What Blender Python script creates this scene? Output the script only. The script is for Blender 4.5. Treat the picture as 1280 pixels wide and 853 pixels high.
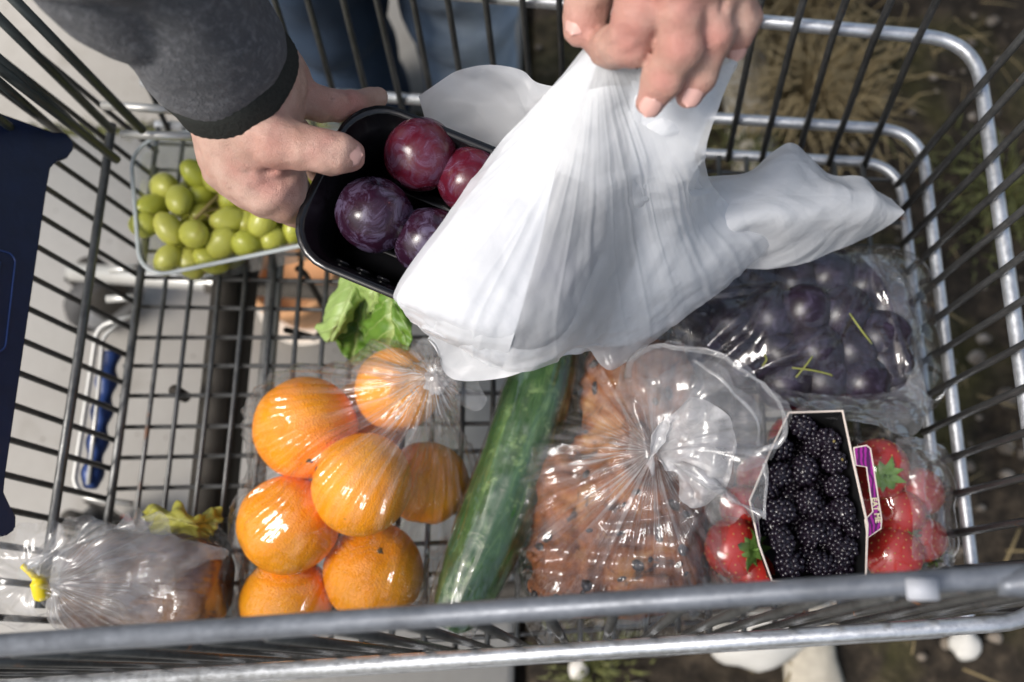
import bpy, bmesh, math, random
import numpy as np
from mathutils import Vector, Matrix

for o in list(bpy.data.objects):
    bpy.data.objects.remove(o, do_unlink=True)
SC = bpy.context.scene
COL = SC.collection
R_ = math.radians

# ---------------------------------------------------------------- camera
cam_d = bpy.data.cameras.new('camera')
cam = bpy.data.objects.new('camera', cam_d)
COL.objects.link(cam)
cam_d.sensor_width = 36.0
cam_d.lens = 34.99
cam_d.clip_start = 0.02
cam_d.clip_end = 500.0
cam.matrix_world = Matrix((
    (0.99684202, 0.00939996, 0.07885193, 0.0),
    (0.01408888, 0.95628111, -0.29210947, 0.0),
    (-0.07815043, 0.29229793, 0.95312876, 0.78),
    (0, 0, 0, 1)))
cam_d.dof.use_dof = True
cam_d.dof.focus_distance = 0.585
cam_d.dof.aperture_fstop = 5.0
SC.camera = cam

# ---------------------------------------------------------------- sky, sun, exposure
SUN = Vector((-0.52, -0.24, 0.82)).normalized()      # direction towards the sun
w = bpy.data.worlds.new('World')
SC.world = w
w.use_nodes = True
wn = w.node_tree
bg = wn.nodes['Background']
sky = wn.nodes.new('ShaderNodeTexSky')
sky.sky_type = 'NISHITA'
sky.sun_disc = False
sky.sun_elevation = math.asin(SUN.z)
sky.sun_rotation = math.atan2(SUN.x, SUN.y)
sky.air_density = 1.4
sky.dust_density = 4.0
sky.ozone_density = 1.0
hs = wn.nodes.new('ShaderNodeHueSaturation')
hs.inputs['Saturation'].default_value = 0.8
wn.links.new(sky.outputs[0], hs.inputs['Color'])
wn.links.new(hs.outputs[0], bg.inputs[0])
bg.inputs[1].default_value = 0.12
sd = bpy.data.lights.new('sun', 'SUN')
sd.energy = 2.4
sd.angle = R_(20)
sd.color = (1.0, 0.975, 0.94)
so = bpy.data.objects.new('sun', sd)
COL.objects.link(so)
so.location = (-1, -1, 3)
so.rotation_euler = (-SUN).to_track_quat('-Z', 'Y').to_euler()
SC.view_settings.view_transform = 'Standard'
SC.view_settings.look = 'None'
SC.view_settings.gamma = 1.0
SC.view_settings.use_curve_mapping = False
SC.view_settings.exposure = 0.45
SC.render.engine = 'CYCLES'
SC.cycles.transparent_max_bounces = 16
SC.cycles.max_bounces = 6
SC.cycles.diffuse_bounces = 4
SC.cycles.glossy_bounces = 2
SC.cycles.transmission_bounces = 4
SC.cycles.caustics_reflective = False
SC.cycles.caustics_refractive = False

# ---------------------------------------------------------------- numpy helpers
def A(*v):
    return np.array(v, float)

def _h(i, j, k, s):
    n = (i.astype(np.int64) * 374761393 + j.astype(np.int64) * 668265263 + k.astype(np.int64) * 2147483647 + s * 1274126177) & 0xFFFFFFFF
    n = ((n ^ (n >> 13)) * 1274126177) & 0xFFFFFFFF
    n = ((n ^ (n >> 15)) * 2246822519) & 0xFFFFFFFF
    return ((n ^ (n >> 16)) & 0xFFFFFF) / float(0xFFFFFF)

def vnoise(p, s=0):
    """value noise in [-1,1] for (...,3) points"""
    f = np.floor(p); t = p - f; t = t * t * t * (t * (t * 6 - 15) + 10)
    i = f.astype(np.int64); x, y, z = i[..., 0], i[..., 1], i[..., 2]
    tx, ty, tz = t[..., 0], t[..., 1], t[..., 2]
    r = 0
    for dx in (0, 1):
        for dy in (0, 1):
            for dz in (0, 1):
                r = r + _h(x + dx, y + dy, z + dz, s) * (tx if dx else 1 - tx) * (ty if dy else 1 - ty) * (tz if dz else 1 - tz)
    return r * 2 - 1

def fbm(p, o=3, s=0):
    r = 0; a = 1.0; q = p
    for i in range(o):
        r = r + a * vnoise(q, s + i * 7); q = q * 2.03 + 11.3; a *= .5
    return r

def crumple(p, freq, n=7, s=0, warp=.08):
    """faceted fold field of a crumpled sheet, about [-1,1]"""
    rg = np.random.RandomState(s)
    q = p * freq
    q = q + warp * np.stack([vnoise(q * .8, s + 1), vnoise(q * .8, s + 2), vnoise(q * .8, s + 3)], -1)
    r = 0; wsum = 0
    for i in range(n):
        d = rg.normal(size=3); d /= np.linalg.norm(d)
        fq = 2 ** rg.uniform(-.7, 1.3); a = 1 / fq
        t = (q @ d) * fq + rg.rand()
        r = r + a * (np.abs((t % 1) * 2 - 1) * 2 - 1); wsum += a
    return r / wsum * 1.8

def new_mesh(name, V, F, mats=None, smooth=True):
    me = bpy.data.meshes.new(name)
    V = np.asarray(V, np.float32)
    if isinstance(F, np.ndarray):
        k = F.shape[1]
        me.vertices.add(len(V)); me.vertices.foreach_set('co', V.ravel())
        me.loops.add(F.size); me.loops.foreach_set('vertex_index', F.astype(np.int32).ravel())
        me.polygons.add(len(F)); me.polygons.foreach_set('loop_start', np.arange(0, F.size, k, dtype=np.int32))
        me.update(calc_edges=True)
    else:
        me.from_pydata([tuple(v) for v in V.tolist()], [], F); me.update()
    if smooth:
        me.polygons.foreach_set('use_smooth', [True] * len(me.polygons))
    if mats is not None:
        for m in (mats if isinstance(mats, (list, tuple)) else [mats]):
            me.materials.append(m)
    return me

def obj(name, me, parent=None, loc=None, rot=None, scale=None):
    o = bpy.data.objects.new(name, me)
    COL.objects.link(o)
    if parent is not None: o.parent = parent
    if loc is not None: o.location = loc
    if rot is not None: o.rotation_euler = rot
    if scale is not None: o.scale = scale if hasattr(scale, '__len__') else (scale,) * 3
    return o

def empty(name, loc=(0, 0, 0), rot=(0, 0, 0)):
    o = bpy.data.objects.new(name, None)
    o.empty_display_size = .02
    COL.objects.link(o); o.location = loc; o.rotation_euler = rot
    return o

def tag(o, label=None, cat=None, group=None, kind=None):
    if label: o['label'] = label
    if cat: o['category'] = cat
    if group: o['group'] = group
    if kind: o['kind'] = kind
    return o

class MB:
    """collects geometry pieces of ONE part"""
    def __init__(s): s.V = []; s.F = []; s.n = 0
    def add(s, V, F):
        s.V.append(np.asarray(V, float)); F = [tuple(int(i) + s.n for i in f) for f in F]
        s.F += F; s.n += len(V); return s
    def mesh(s, name, mats, smooth=True): return new_mesh(name, np.concatenate(s.V), s.F, mats, smooth)

def tube(pts, r, n=8, cap=True, flat=1.0):
    P = np.asarray(pts, float); m = len(P)
    r = np.broadcast_to(np.asarray(r, float), (m,))
    T = np.gradient(P, axis=0); T /= np.linalg.norm(T, axis=1)[:, None] + 1e-12
    up = A(0, 0, 1) if abs(T[0, 2]) < .9 else A(1, 0, 0)
    u = np.cross(T[0], up); u /= np.linalg.norm(u)
    V = []; ang = np.arange(n) * 2 * np.pi / n
    for i in range(m):
        u = u - T[i] * (u @ T[i]); u /= np.linalg.norm(u); v = np.cross(T[i], u)
        V.append(P[i] + r[i] * (np.cos(ang)[:, None] * u + flat * np.sin(ang)[:, None] * v))
    V = np.concatenate(V); F = []
    for i in range(m - 1):
        for j in range(n):
            k = (j + 1) % n
            F.append((i * n + j, i * n + k, (i + 1) * n + k, (i + 1) * n + j))
    if cap:
        F.append(tuple(range(n))[::-1]); F.append(tuple((m - 1) * n + j for j in range(n)))
    return V, F

def smooth_path(pts, sub=8):
    P = np.asarray(pts, float); P = np.vstack([2 * P[0] - P[1], P, 2 * P[-1] - P[-2]])
    out = []
    for i in range(1, len(P) - 2):
        for t in np.arange(sub) / sub:
            out.append(.5 * (2 * P[i] + (P[i + 1] - P[i - 1]) * t + (2 * P[i - 1] - 5 * P[i] + 4 * P[i + 1] - P[i + 2]) * t * t
                             + (3 * P[i] - P[i - 1] - 3 * P[i + 1] + P[i + 2]) * t ** 3))
    out.append(P[-2]); return np.array(out)

def fillet(pts, r, n=6):
    """polyline with rounded corners"""
    P = [np.asarray(p, float) for p in pts]; out = [P[0]]
    for i in range(1, len(P) - 1):
        a = P[i - 1] - P[i]; b = P[i + 1] - P[i]; la = np.linalg.norm(a); lb = np.linalg.norm(b)
        rr = min(r, la * .45, lb * .45); s = P[i] + a / la * rr; e = P[i] + b / lb * rr
        for t in np.linspace(0, 1, n + 1): out.append((1 - t) ** 2 * s + 2 * t * (1 - t) * P[i] + t * t * e)
    out.append(P[-1]); return np.array(out)

def box(x0, x1, y0, y1, z0, z1, b=0.0):
    bm = bmesh.new(); bmesh.ops.create_cube(bm, size=1)
    for v in bm.verts:
        v.co = Vector(((x0 + x1) / 2 + v.co.x * (x1 - x0), (y0 + y1) / 2 + v.co.y * (y1 - y0), (z0 + z1) / 2 + v.co.z * (z1 - z0)))
    if b: bmesh.ops.bevel(bm, geom=bm.edges[:] , offset=b, segments=2, affect='EDGES')
    bm.verts.index_update()
    V = np.array([v.co[:] for v in bm.verts]); F = [tuple(v.index for v in f.verts) for f in bm.faces]; bm.free()
    return V, F

def ico(r=1.0, sub=3, sc=(1, 1, 1)):
    bm = bmesh.new(); bmesh.ops.create_icosphere(bm, subdivisions=sub, radius=r)
    V = np.array([v.co[:] for v in bm.verts]) * np.array(sc); F = [tuple(v.index for v in f.verts) for f in bm.faces]; bm.free()
    return V, F

def lathe(prof, n=24):
    """prof: list of (r,z)"""
    V = []; F = []; ang = np.arange(n) * 2 * np.pi / n
    for r, z in prof: V.append(np.stack([r * np.cos(ang), r * np.sin(ang), np.full(n, z)], 1))
    for i in range(len(prof) - 1):
        for j in range(n):
            k = (j + 1) % n; F.append((i * n + j, i * n + k, (i + 1) * n + k, (i + 1) * n + j))
    return np.concatenate(V), F

def catmull(G, nr, nc):
    """bicubic resample of a control grid (R,C,k)"""
    G = np.asarray(G, float)
    def up(M, n):
        M = np.concatenate([2 * M[:1] - M[1:2], M, 2 * M[-1:] - M[-2:-1]]); m = len(M) - 3
        t = np.linspace(0, m, n); i = np.minimum(t.astype(int), m - 1); f = (t - i)[:, None, None]
        a, b, c, d = M[i], M[i + 1], M[i + 2], M[i + 3]
        return .5 * (2 * b + (c - a) * f + (2 * a - 5 * b + 4 * c - d) * f ** 2 + (3 * b - a - 3 * c + d) * f ** 3)
    H = up(G, nr); return up(H.transpose(1, 0, 2), nc).transpose(1, 0, 2)

def grid_faces(nr, nc, off=0):
    i = np.arange(nr - 1)[:, None] * nc + np.arange(nc - 1)[None]; i = i.ravel() + off
    return np.stack([i, i + 1, i + nc + 1, i + nc], 1)

def grid_normals(S):
    du = np.gradient(S, axis=1); dv = np.gradient(S, axis=0); n = np.cross(du, dv)
    n /= np.linalg.norm(n, axis=-1)[..., None] + 1e-12
    n[n[..., 2] < 0] *= -1
    return n

# signed distance tools
def cone(p, a, b, ra, rb):
    a = np.asarray(a, float); b = np.asarray(b, float); ba = b - a
    h = np.clip(((p - a) @ ba) / (ba @ ba + 1e-12), 0, 1)
    return np.linalg.norm(p - a - h[..., None] * ba, axis=-1) - (ra + (rb - ra) * h)

def ell(p, c, r, M=None):
    q = p - np.asarray(c, float)
    if M is not None: q = q @ np.asarray(M)
    r = np.asarray(r, float)
    k0 = np.linalg.norm(q / r, axis=-1); k1 = np.linalg.norm(q / (r * r), axis=-1)
    return k0 * (k0 - 1) / (k1 + 1e-9)

def smin(a, b, k):
    h = np.maximum(k - np.abs(a - b), 0) / k; return np.minimum(a, b) - h * h * k * .25

def smax(a, b, k): return -smin(-a, -b, k)

def rbox(p, c, h, r, M=None):
    q = p - np.asarray(c, float)
    if M is not None: q = q @ np.asarray(M)
    q = np.abs(q) - (np.asarray(h, float) - r)
    return np.linalg.norm(np.maximum(q, 0), axis=-1) + np.minimum(q.max(-1), 0) - r

def surface_nets(f, lo, hi, res, relax=2):
    """f(points)->distance; returns verts, quads of the zero level"""
    lo = np.asarray(lo, float); hi = np.asarray(hi, float); n = np.ceil((hi - lo) / res).astype(int) + 1
    ax = [lo[i] + res * np.arange(n[i]) for i in range(3)]
    D = np.empty(n)
    for i in range(0, n[0], 24):
        g = np.stack(np.meshgrid(ax[0][i:i + 24], ax[1], ax[2], indexing='ij'), -1); D[i:i + 24] = f(g)
    S = D < 0
    c = np.zeros(n - 1, int)
    for dx in (0, 1):
        for dy in (0, 1):
            for dz in (0, 1): c += S[dx:n[0] - 1 + dx, dy:n[1] - 1 + dy, dz:n[2] - 1 + dz]
    act = (c > 0) & (c < 8); idx = -np.ones(n - 1, int); I = np.argwhere(act); idx[act] = np.arange(len(I))
    acc = np.zeros((len(I), 3)); cnt = np.zeros(len(I))
    cr = [(0, 0, 0), (1, 0, 0), (0, 1, 0), (1, 1, 0), (0, 0, 1), (1, 0, 1), (0, 1, 1), (1, 1, 1)]
    for a in range(8):
        for b in range(a + 1, 8):
            if sum(abs(cr[a][k] - cr[b][k]) for k in range(3)) != 1: continue
            pa = I + cr[a]; pb = I + cr[b]; da = D[tuple(pa.T)]; db = D[tuple(pb.T)]; m = (da < 0) != (db < 0)
            t = np.where(m, da / np.where(m, da - db, 1), 0)[:, None]
            acc[m] += (pa + t * (pb - pa))[m]; cnt[m] += 1
    V = lo + res * acc / cnt[:, None]
    Q = []
    for k in range(3):
        u, v = (k + 1) % 3, (k + 2) % 3
        sl0 = [slice(None)] * 3; sl1 = [slice(None)] * 3; sl0[k] = slice(0, n[k] - 1); sl1[k] = slice(1, n[k])
        s0 = S[tuple(sl0)]; s1 = S[tuple(sl1)]; E = np.argwhere(s0 != s1); flip = s0[tuple(E.T)]
        ok = (E[:, u] > 0) & (E[:, v] > 0) & (E[:, u] < n[u] - 1) & (E[:, v] < n[v] - 1); E = E[ok]; flip = flip[ok]
        eu = np.zeros(3, int); eu[u] = 1; ev = np.zeros(3, int); ev[v] = 1
        q = np.stack([idx[tuple((E - eu - ev).T)], idx[tuple((E - ev).T)], idx[tuple(E.T)], idx[tuple((E - eu).T)]], 1)
        q[~flip] = q[~flip][:, ::-1]; Q.append(q)
    Q = np.concatenate(Q); Q = Q[(Q >= 0).all(1)]
    for _ in range(relax):
        a = np.zeros_like(V); b = np.zeros(len(V))
        for i, j in ((0, 1), (1, 2), (2, 3), (3, 0)):
            np.add.at(a, Q[:, i], V[Q[:, j]]); np.add.at(b, Q[:, i], 1); np.add.at(a, Q[:, j], V[Q[:, i]]); np.add.at(b, Q[:, j], 1)
        V = V * .5 + .5 * a / np.maximum(b, 1)[:, None]
    return V, Q

def vert_normals(V, Q):
    n = np.cross(V[Q[:, 2]] - V[Q[:, 0]], V[Q[:, 3]] - V[Q[:, 1]]); N = np.zeros_like(V)
    for i in range(4): np.add.at(N, Q[:, i], n)
    return N / (np.linalg.norm(N, axis=1)[:, None] + 1e-12)

# ---------------------------------------------------------------- material helpers
class NT:
    def __init__(s, name):
        s.m = bpy.data.materials.new(name); s.m.use_nodes = True; s.t = s.m.node_tree
        s.b = s.t.nodes['Principled BSDF']; s.out = s.t.nodes['Material Output']
    def n(s, typ, **kw):
        nd = s.t.nodes.new('ShaderNode' + typ)
        for k, v in kw.items():
            if k.startswith('_'): setattr(nd, k[1:], v)
            else: s.put(nd.inputs[k.replace('__', ' ')], v)
        return nd
    def put(s, sock, v):
        if hasattr(v, 'is_linked'): s.t.links.new(v, sock)
        elif hasattr(v, 'bl_idname'): s.t.links.new(v.outputs[0], sock)
        else: sock.default_value = v
    def set(s, **kw):
        for k, v in kw.items(): s.put(s.b.inputs[k.replace('__', ' ')], v)
        return s
    def co(s, scale=(1, 1, 1), kind='Object', rot=(0, 0, 0)):
        t = s.n('TexCoord'); mp = s.n('Mapping'); s.t.links.new(t.outputs[kind], mp.inputs[0])
        mp.inputs['Scale'].default_value = scale if hasattr(scale, '__len__') else (scale,) * 3
        mp.inputs['Rotation'].default_value = rot; return mp.outputs[0]
    def noise(s, vec, scale=5, detail=4, rough=.55, dist=0.0):
        n = s.n('TexNoise'); s.put(n.inputs['Vector'], vec); n.inputs['Scale'].default_value = scale; n.inputs['Detail'].default_value = detail
        n.inputs['Roughness'].default_value = rough; n.inputs['Distortion'].default_value = dist; return n.outputs['Fac']
    def voro(s, vec, scale=5, feature='F1', out='Distance', rnd=1.0):
        n = s.n('TexVoronoi', _feature=feature); s.put(n.inputs['Vector'], vec); n.inputs['Scale'].default_value = scale
        n.inputs['Randomness'].default_value = rnd; return n.outputs[out]
    def ramp(s, fac, stops):
        n = s.n('ValToRGB'); s.put(n.inputs[0], fac); e = n.color_ramp.elements
        while len(e) < len(stops): e.new(.5)
        for i, (p, c) in enumerate(stops):
            e[i].position = p; e[i].color = (c if hasattr(c, '__len__') else (c, c, c)) + ((1,) if (not hasattr(c, '__len__') or len(c) == 3) else ())
        return n.outputs[0]
    def mix(s, f, a, b, mode='MIX'):
        n = s.n('Mix', _data_type='RGBA', _blend_type=mode); s.put(n.inputs[0], f)
        for k, v in ((6, a), (7, b)):
            s.put(n.inputs[k], v + (1,) if isinstance(v, tuple) and len(v) == 3 else v)
        return n.outputs[2]
    def math(s, op, a, b=0.0, c=None):
        n = s.n('Math', _operation=op); s.put(n.inputs[0], a); s.put(n.inputs[1], b)
        if c is not None: s.put(n.inputs[2], c)
        return n.outputs[0]
    def bump(s, h, strength=.3, dist=.001, normal=None):
        n = s.n('Bump', Strength=strength, Distance=dist); s.put(n.inputs['Height'], h)
        if normal is not None: s.put(n.inputs['Normal'], normal)
        return n.outputs[0]
    def obj_rand(s): return s.n('ObjectInfo').outputs['Random']

def plain(name, col, rough=.5, metal=0.0, var=.15, nscale=40, bump=0.0, spec=.5, coat=0.0):
    k = NT(name); v = k.co(); f = k.noise(v, nscale, 5)
    c = k.mix(f, tuple(x * (1 - var) for x in col), tuple(min(1, x * (1 + var)) for x in col))
    k.set(Base__Color=c, Roughness=rough, Metallic=metal, Specular__IOR__Level=spec, Coat__Weight=coat)
    if bump: k.set(Normal=k.bump(k.noise(v, nscale * 3, 4), bump, .0008))
    return k.m

# ================================================================ materials of the setting and the trolley
def mat_concrete():
    k = NT('concrete'); v = k.co()
    a = k.noise(v, 3.5, 6, .6); b = k.noise(v, 60, 5, .7); c = k.noise(v, 14, 4)
    col = k.ramp(a, [(.25, (.29, .27, .245)), (.5, (.36, .34, .31)), (.75, (.42, .395, .365))])
    col = k.mix(k.math('MULTIPLY', b, .45), col, (.27, .245, .21))
    col = k.mix(k.ramp(c, [(.55, 0.0), (.72, .55)]), col, (.21, .19, .16))
    sp_ = k.voro(v, 38, 'F1'); col = k.mix(k.ramp(sp_, [(.05, .8), (.10, 0.0)]), col, (.10, .085, .07))
    col = k.mix(k.ramp(k.noise(v, 1.7, 3, .5, 1.5), [(.5, 0.0), (.7, .4)]), col, (.46, .44, .40))
    return k.set(Base__Color=col, Roughness=.9, Specular__IOR__Level=.25, Normal=k.bump(b, .35, .002)).m

def mat_soil():
    k = NT('soil'); v = k.co()
    a = k.noise(v, 6, 6, .65); b = k.noise(v, 45, 6, .7); g = k.noise(v, 4.3, 3, .6, 1.0)
    col = k.ramp(b, [(.3, (.012, .010, .008)), (.5, (.032, .025, .018)), (.72, (.085, .065, .045))])
    col = k.mix(k.ramp(g, [(.52, 0.0), (.66, .7)]), col, k.ramp(b, [(.3, (.03, .03, .010)), (.7, (.09, .08, .028))]))
    col = k.mix(k.ramp(a, [(.55, 0.0), (.75, .6)]), col, (.11, .085, .055))
    return k.set(Base__Color=col, Roughness=.95, Specular__IOR__Level=.2, Normal=k.bump(b, .9, .008)).m

def mat_galv(name, c0, c1, metal=.75, rough=.42):
    k = NT(name); v = k.co()
    a = k.noise(v, 220, 4, .7); b = k.noise(v, 35, 4); r = k.noise(v, 28, 5, .6, .6)
    col = k.mix(a, c0, c1); col = k.mix(k.ramp(b, [(.45, 0.0), (.7, .55)]), col, tuple(x * .55 for x in c0))
    rust = k.ramp(r, [(.66, 0.0), (.72, 1.0)])
    col = k.mix(rust, col, (.16, .065, .025))
    rg = k.ramp(a, [(.3, rough - .1), (.7, rough + .14)])
    mt = k.math('SUBTRACT', metal, k.math('MULTIPLY', rust, metal))
    return k.set(Base__Color=col, Roughness=rg, Metallic=mt, Normal=k.bump(a, .25, .0006)).m

M = {}
M['concrete'] = mat_concrete()
M['soil'] = mat_soil()
M['hoop'] = mat_galv('galvanised_hoop', (.42, .43, .45), (.78, .80, .83), .8, .38)
M['bar'] = mat_galv('worn_dark_wire', (.05, .05, .05), (.15, .15, .147), .65, .42)
M['floorwire'] = mat_galv('basket_floor_wire', (.075, .075, .075), (.22, .22, .215), .7, .38)
M['rim'] = mat_galv('grey_rim_tube', (.10, .11, .13), (.20, .215, .24), .35, .40)
M['rod'] = plain('dark_green_grey_rod', (.045, .053, .05), .45, .2, .4, 90, .2)
M['chrome'] = plain('pale_zinc_tube', (.52, .51, .48), .38, .5, .12, 60)
M['chassis'] = plain('dirty_dark_steel', (.055, .047, .038), .7, .3, .4, 60, .3)
M['blue'] = plain('navy_plastic', (.006, .014, .052), .42, 0, .45, 60, .3)
M['blue2'] = plain('blue_grip_plastic', (.02, .05, .18), .4, 0, .3, 60)
M['tyre'] = plain('dark_rubber', (.05, .048, .047), .7, 0, .3, 80, .2)
M['greywheel'] = plain('grey_wheel_plastic', (.42, .41, .40), .5, 0, .15, 60)
M['red'] = plain('red_plastic', (.62, .03, .035), .4)
M['cream'] = plain('cream_label', (.36, .37, .40), .6, 0, .1)
M['stone'] = plain('pale_stone', (.66, .62, .56), .8, 0, .15, 60, .3)
M['edging'] = plain('rough_edging_stone', (.40, .36, .29), .95, 0, .3, 90, .8)
M['terra'] = plain('terracotta', (.50, .26, .12), .75, 0, .15, 40)
M['terra_rim'] = plain('pale_glazed_rim', (.66, .60, .52), .6, 0, .1, 40)
M['drygrass'] = plain('dry_grass', (.22, .165, .08), .8, 0, .35, 30)
M['moss'] = plain('moss', (.10, .105, .03), .95, 0, .45, 120, .8)

# ================================================================ ground
GZ = -.42
me = new_mesh('ground', [(-150, -150, GZ - .045), (150, -150, GZ - .045), (150, 150, GZ - .045), (-150, 150, GZ - .045)], [(0, 1, 2, 3)], M['soil'])
tag(obj('ground', me), kind='structure')
nx, ny = 240, 300
gx, gy = np.meshgrid(np.linspace(-.085, 2.3, nx), np.linspace(-1.5, 1.7, ny))
p3 = np.stack([gx, gy, gx * 0], -1)
gz = GZ - .02 + .011 * fbm(p3 * 9, 4, 3) + .006 * fbm(p3 * 45, 3, 9)
gz[:, 0] = GZ - .06
S = np.stack([gx, gy, gz], -1).reshape(-1, 3)
tag(obj('soil', new_mesh('soil', S, grid_faces(ny, nx), M['soil'])), kind='structure')
pv = tag(empty('pavement', (0, 0, GZ)), kind='structure')
V, F = box(-3.2, -.095, -1.6, 2.4, -.05, -.012)
obj('joint_bed', new_mesh('joint_bed', V, F, M['moss'], False), pv)
ys = [-1.2, -.12, .685, 1.45, 2.3]; xs = [-2.75, -1.42, -.088]
for i in range(4):
    for j in range(2):
        V, F = box(xs[j] + .006, xs[j + 1] - .006, ys[i] + .007, ys[i + 1] - .007, -.045, 0.0 + .002 * ((i + j) % 2), .004)
        obj('slab', new_mesh('slab', V, F, M['concrete']), pv)
# moss growing along the slab joint
mb = MB(); rg = np.random.RandomState(5)
for i in range(700):
    x = rg.uniform(-1.5, -.09); y = .685 + rg.normal() * .012; s = rg.uniform(.003, .009)
    a = rg.uniform(0, 6.28, 3); V0 = np.array([[0, 0, 0], [s, 0, s * .5], [s * .3, s, s * .7], [-s * .4, s * .4, s]])
    mb.add(V0 @ np.array([[math.cos(a[0]), -math.sin(a[0]), 0], [math.sin(a[0]), math.cos(a[0]), 0], [0, 0, 1]]) + A(x, y, GZ - .004), [(0, 1, 2), (0, 2, 3)])
tag(obj('moss', mb.mesh('moss', M['moss'], False)), 'moss growing along the joint between the pavement slabs', 'moss', kind='stuff')
# edging stone set into the soil beside the pavement
ed = MB(); path = np.array([(.287 - .10 * t, -.9 + 2.2 * t, GZ - .012) for t in np.linspace(0, 1, 90)])
V, F = tube(path, .032, 10, flat=.55)
n_ = fbm(V * 40, 3, 2); V = V + np.stack([n_ * .004, n_ * 0, n_ * .003], 1)
tag(obj('edging_strip', new_mesh('edging_strip', V, F, M['edging'])), 'rough pale stone edging strip set into the dark soil', 'edging')
# gravel
mb = MB(); V0, F0 = ico(1, 1)
for i in range(1500):
    x = rg.uniform(-.07, 1.3); y = rg.uniform(-.5, 1.4); s = abs(rg.normal()) * .0045 + .002
    d = V0 * (1 + .3 * vnoise(V0 * 1.3 + i * 3.1)[:, None]) * A(1, rg.uniform(.6, 1), rg.uniform(.4, .8)) * s
    mb.add(d + A(x, y, GZ - .012 + rg.uniform(-.004, .008)), F0)
k = NT('gravel'); v = k.co(); c = k.ramp(k.voro(v, 60, 'F1', 'Color'), [(.2, (.10, .08, .06)), (.6, (.16, .13, .10)), (.95, (.36, .32, .27))])
M['gravel'] = k.set(Base__Color=c, Roughness=.85).m
tag(obj('gravel', mb.mesh('gravel', M['gravel'])), 'small stones scattered over the dark soil', 'gravel', kind='stuff')
# dead leaves and twigs
mb = MB()
for i in range(420):
    x = rg.uniform(0, 1.2); y = rg.uniform(-.3, 1.3); L = rg.uniform(.012, .05); a = rg.uniform(0, 6.28)
    d = A(math.cos(a), math.sin(a), rg.uniform(-.1, .25)); P0 = A(x, y, GZ - .005)
    mb.add(*tube([P0, P0 + d * L * .5 + A(0, 0, .002), P0 + d * L], rg.uniform(.0006, .0016), 4))
tag(obj('dead_stalks', mb.mesh('dead_stalks', M['drygrass'])), 'thin dry stalks lying scattered on the soil', 'stalks', kind='stuff')

def grass(loc, n, h, sp, seed, label, mat):
    rg = np.random.RandomState(seed); mb = MB()
    for i in range(n):
        a = rg.uniform(0, 6.28); r = abs(rg.normal()) * sp * .45; b = A(math.cos(a) * r, math.sin(a) * r, 0)
        a2 = a + rg.normal() * .5; o = A(math.cos(a2), math.sin(a2), 0) * rg.uniform(.2, 1.0) * h; hh = h * rg.uniform(.4, 1)
        sd_ = np.cross(o, A(0, 0, 1)); sd_ = sd_ / (np.linalg.norm(sd_) + 1e-9) * .0014
        p0, p1, p2 = b, b + o * .4 + A(0, 0, hh * .75), b + o + A(0, 0, hh * .62)
        mb.add([p0 - sd_, p0 + sd_, p1 + sd_, p1 - sd_, p2], [(0, 1, 2, 3), (3, 2, 4)])
    o = obj('grass_tuft', mb.mesh('grass_tuft', mat, False), None, loc); tag(o, label, 'grass', 'grass tufts on the soil'); return o
M['greengrass'] = plain('dull_green_grass', (.10, .105, .03), .8, 0, .4, 30)
grass((0.2883, 0.7022, -0.4300), 520, .085, .13, 1, 'broad tuft of dry straw coloured grass beside the edging strip', M['drygrass'])
grass((0.2762, 0.8374, -0.4300), 380, .09, .13, 2, 'faded grass tuft beyond the straw coloured one, by the edging', M['drygrass'])
grass((0.5189, 0.5538, -0.4300), 260, .05, .11, 3, 'low dull green grass tuft outside the front of the trolley', M['greengrass'])
grass((0.2052, 0.6305, -0.4300), 160, .035, .07, 4, 'short green moss-like grass tuft at the foot of the edging', M['greengrass'])
grass((-0.0021, -0.0238, -0.4300), 150, .03, .07, 6, 'small green grass tuft on soil at the pavement edge', M['greengrass'])

def stone(loc, r, seed, label, mat):
    V, F = ico(1, 3); V = V * (1 + .16 * fbm(V * 1.6 + seed, 3, seed))[:, None] * np.array(r)
    tag(obj('stone', new_mesh('stone', V, F, mat), None, loc), label, 'stone')
M['whitestone'] = plain('white_stone', (.50, .48, .44), .7, 0, .06, 30)
stone((0.1821, 0.0120, -0.4050), (.056, .034, .03), 1, 'large smooth white stone on the soil under the trolley side', M['whitestone'])
stone((0.4132, 0.0084, -0.4150), (.017, .019, .013), 2, 'small chalky white pebble lying on the soil', M['whitestone'])
stone((-0.0185, -0.0265, -0.4200), (.011, .012, .009), 3, 'small greyish pebble on soil at the pavement edge', M['stone'])
stone((0.0386, 0.6655, -0.4200), (.018, .016, .013), 4, 'pale pebble on soil behind the white bag', M['stone'])

# terracotta pot standing on the pavement below the basket
pt = empty('flower_pot', (-0.3639, 0.4298, -0.4200))
V, F = lathe([(.0, .004), (.041, .0), (.047, .01), (.056, .075), (.0575, .078), (.0575, .098), (.051, .098), (.048, .06), (0, .055)], 36)
obj('pot_body', new_mesh('pot_body', V, F, M['terra']), pt)
V, F = lathe([(0, -.001), (.062, 0), (.068, .010), (.065, .010), (.058, .005), (0, .004)], 36)
obj('saucer', new_mesh('saucer', V, F, M['terra_rim']), pt)
tag(pt, 'orange terracotta pot with pale saucer standing on the pavement below the basket', 'pot')

# ================================================================ shopping trolley
TR = tag(empty('shopping_trolley', (-.06, .22, GZ)), 'wire shopping trolley filled with groceries, with dark grey rim', 'trolley')
TOFF = A(.06, -.22, -GZ)
def tpart(name, V, F, mat, smooth=True, parent=None):
    V = np.asarray(V, float)
    if parent is None: V = V + TOFF
    return obj(name, new_mesh(name, V, F, mat, smooth), parent or TR)

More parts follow.
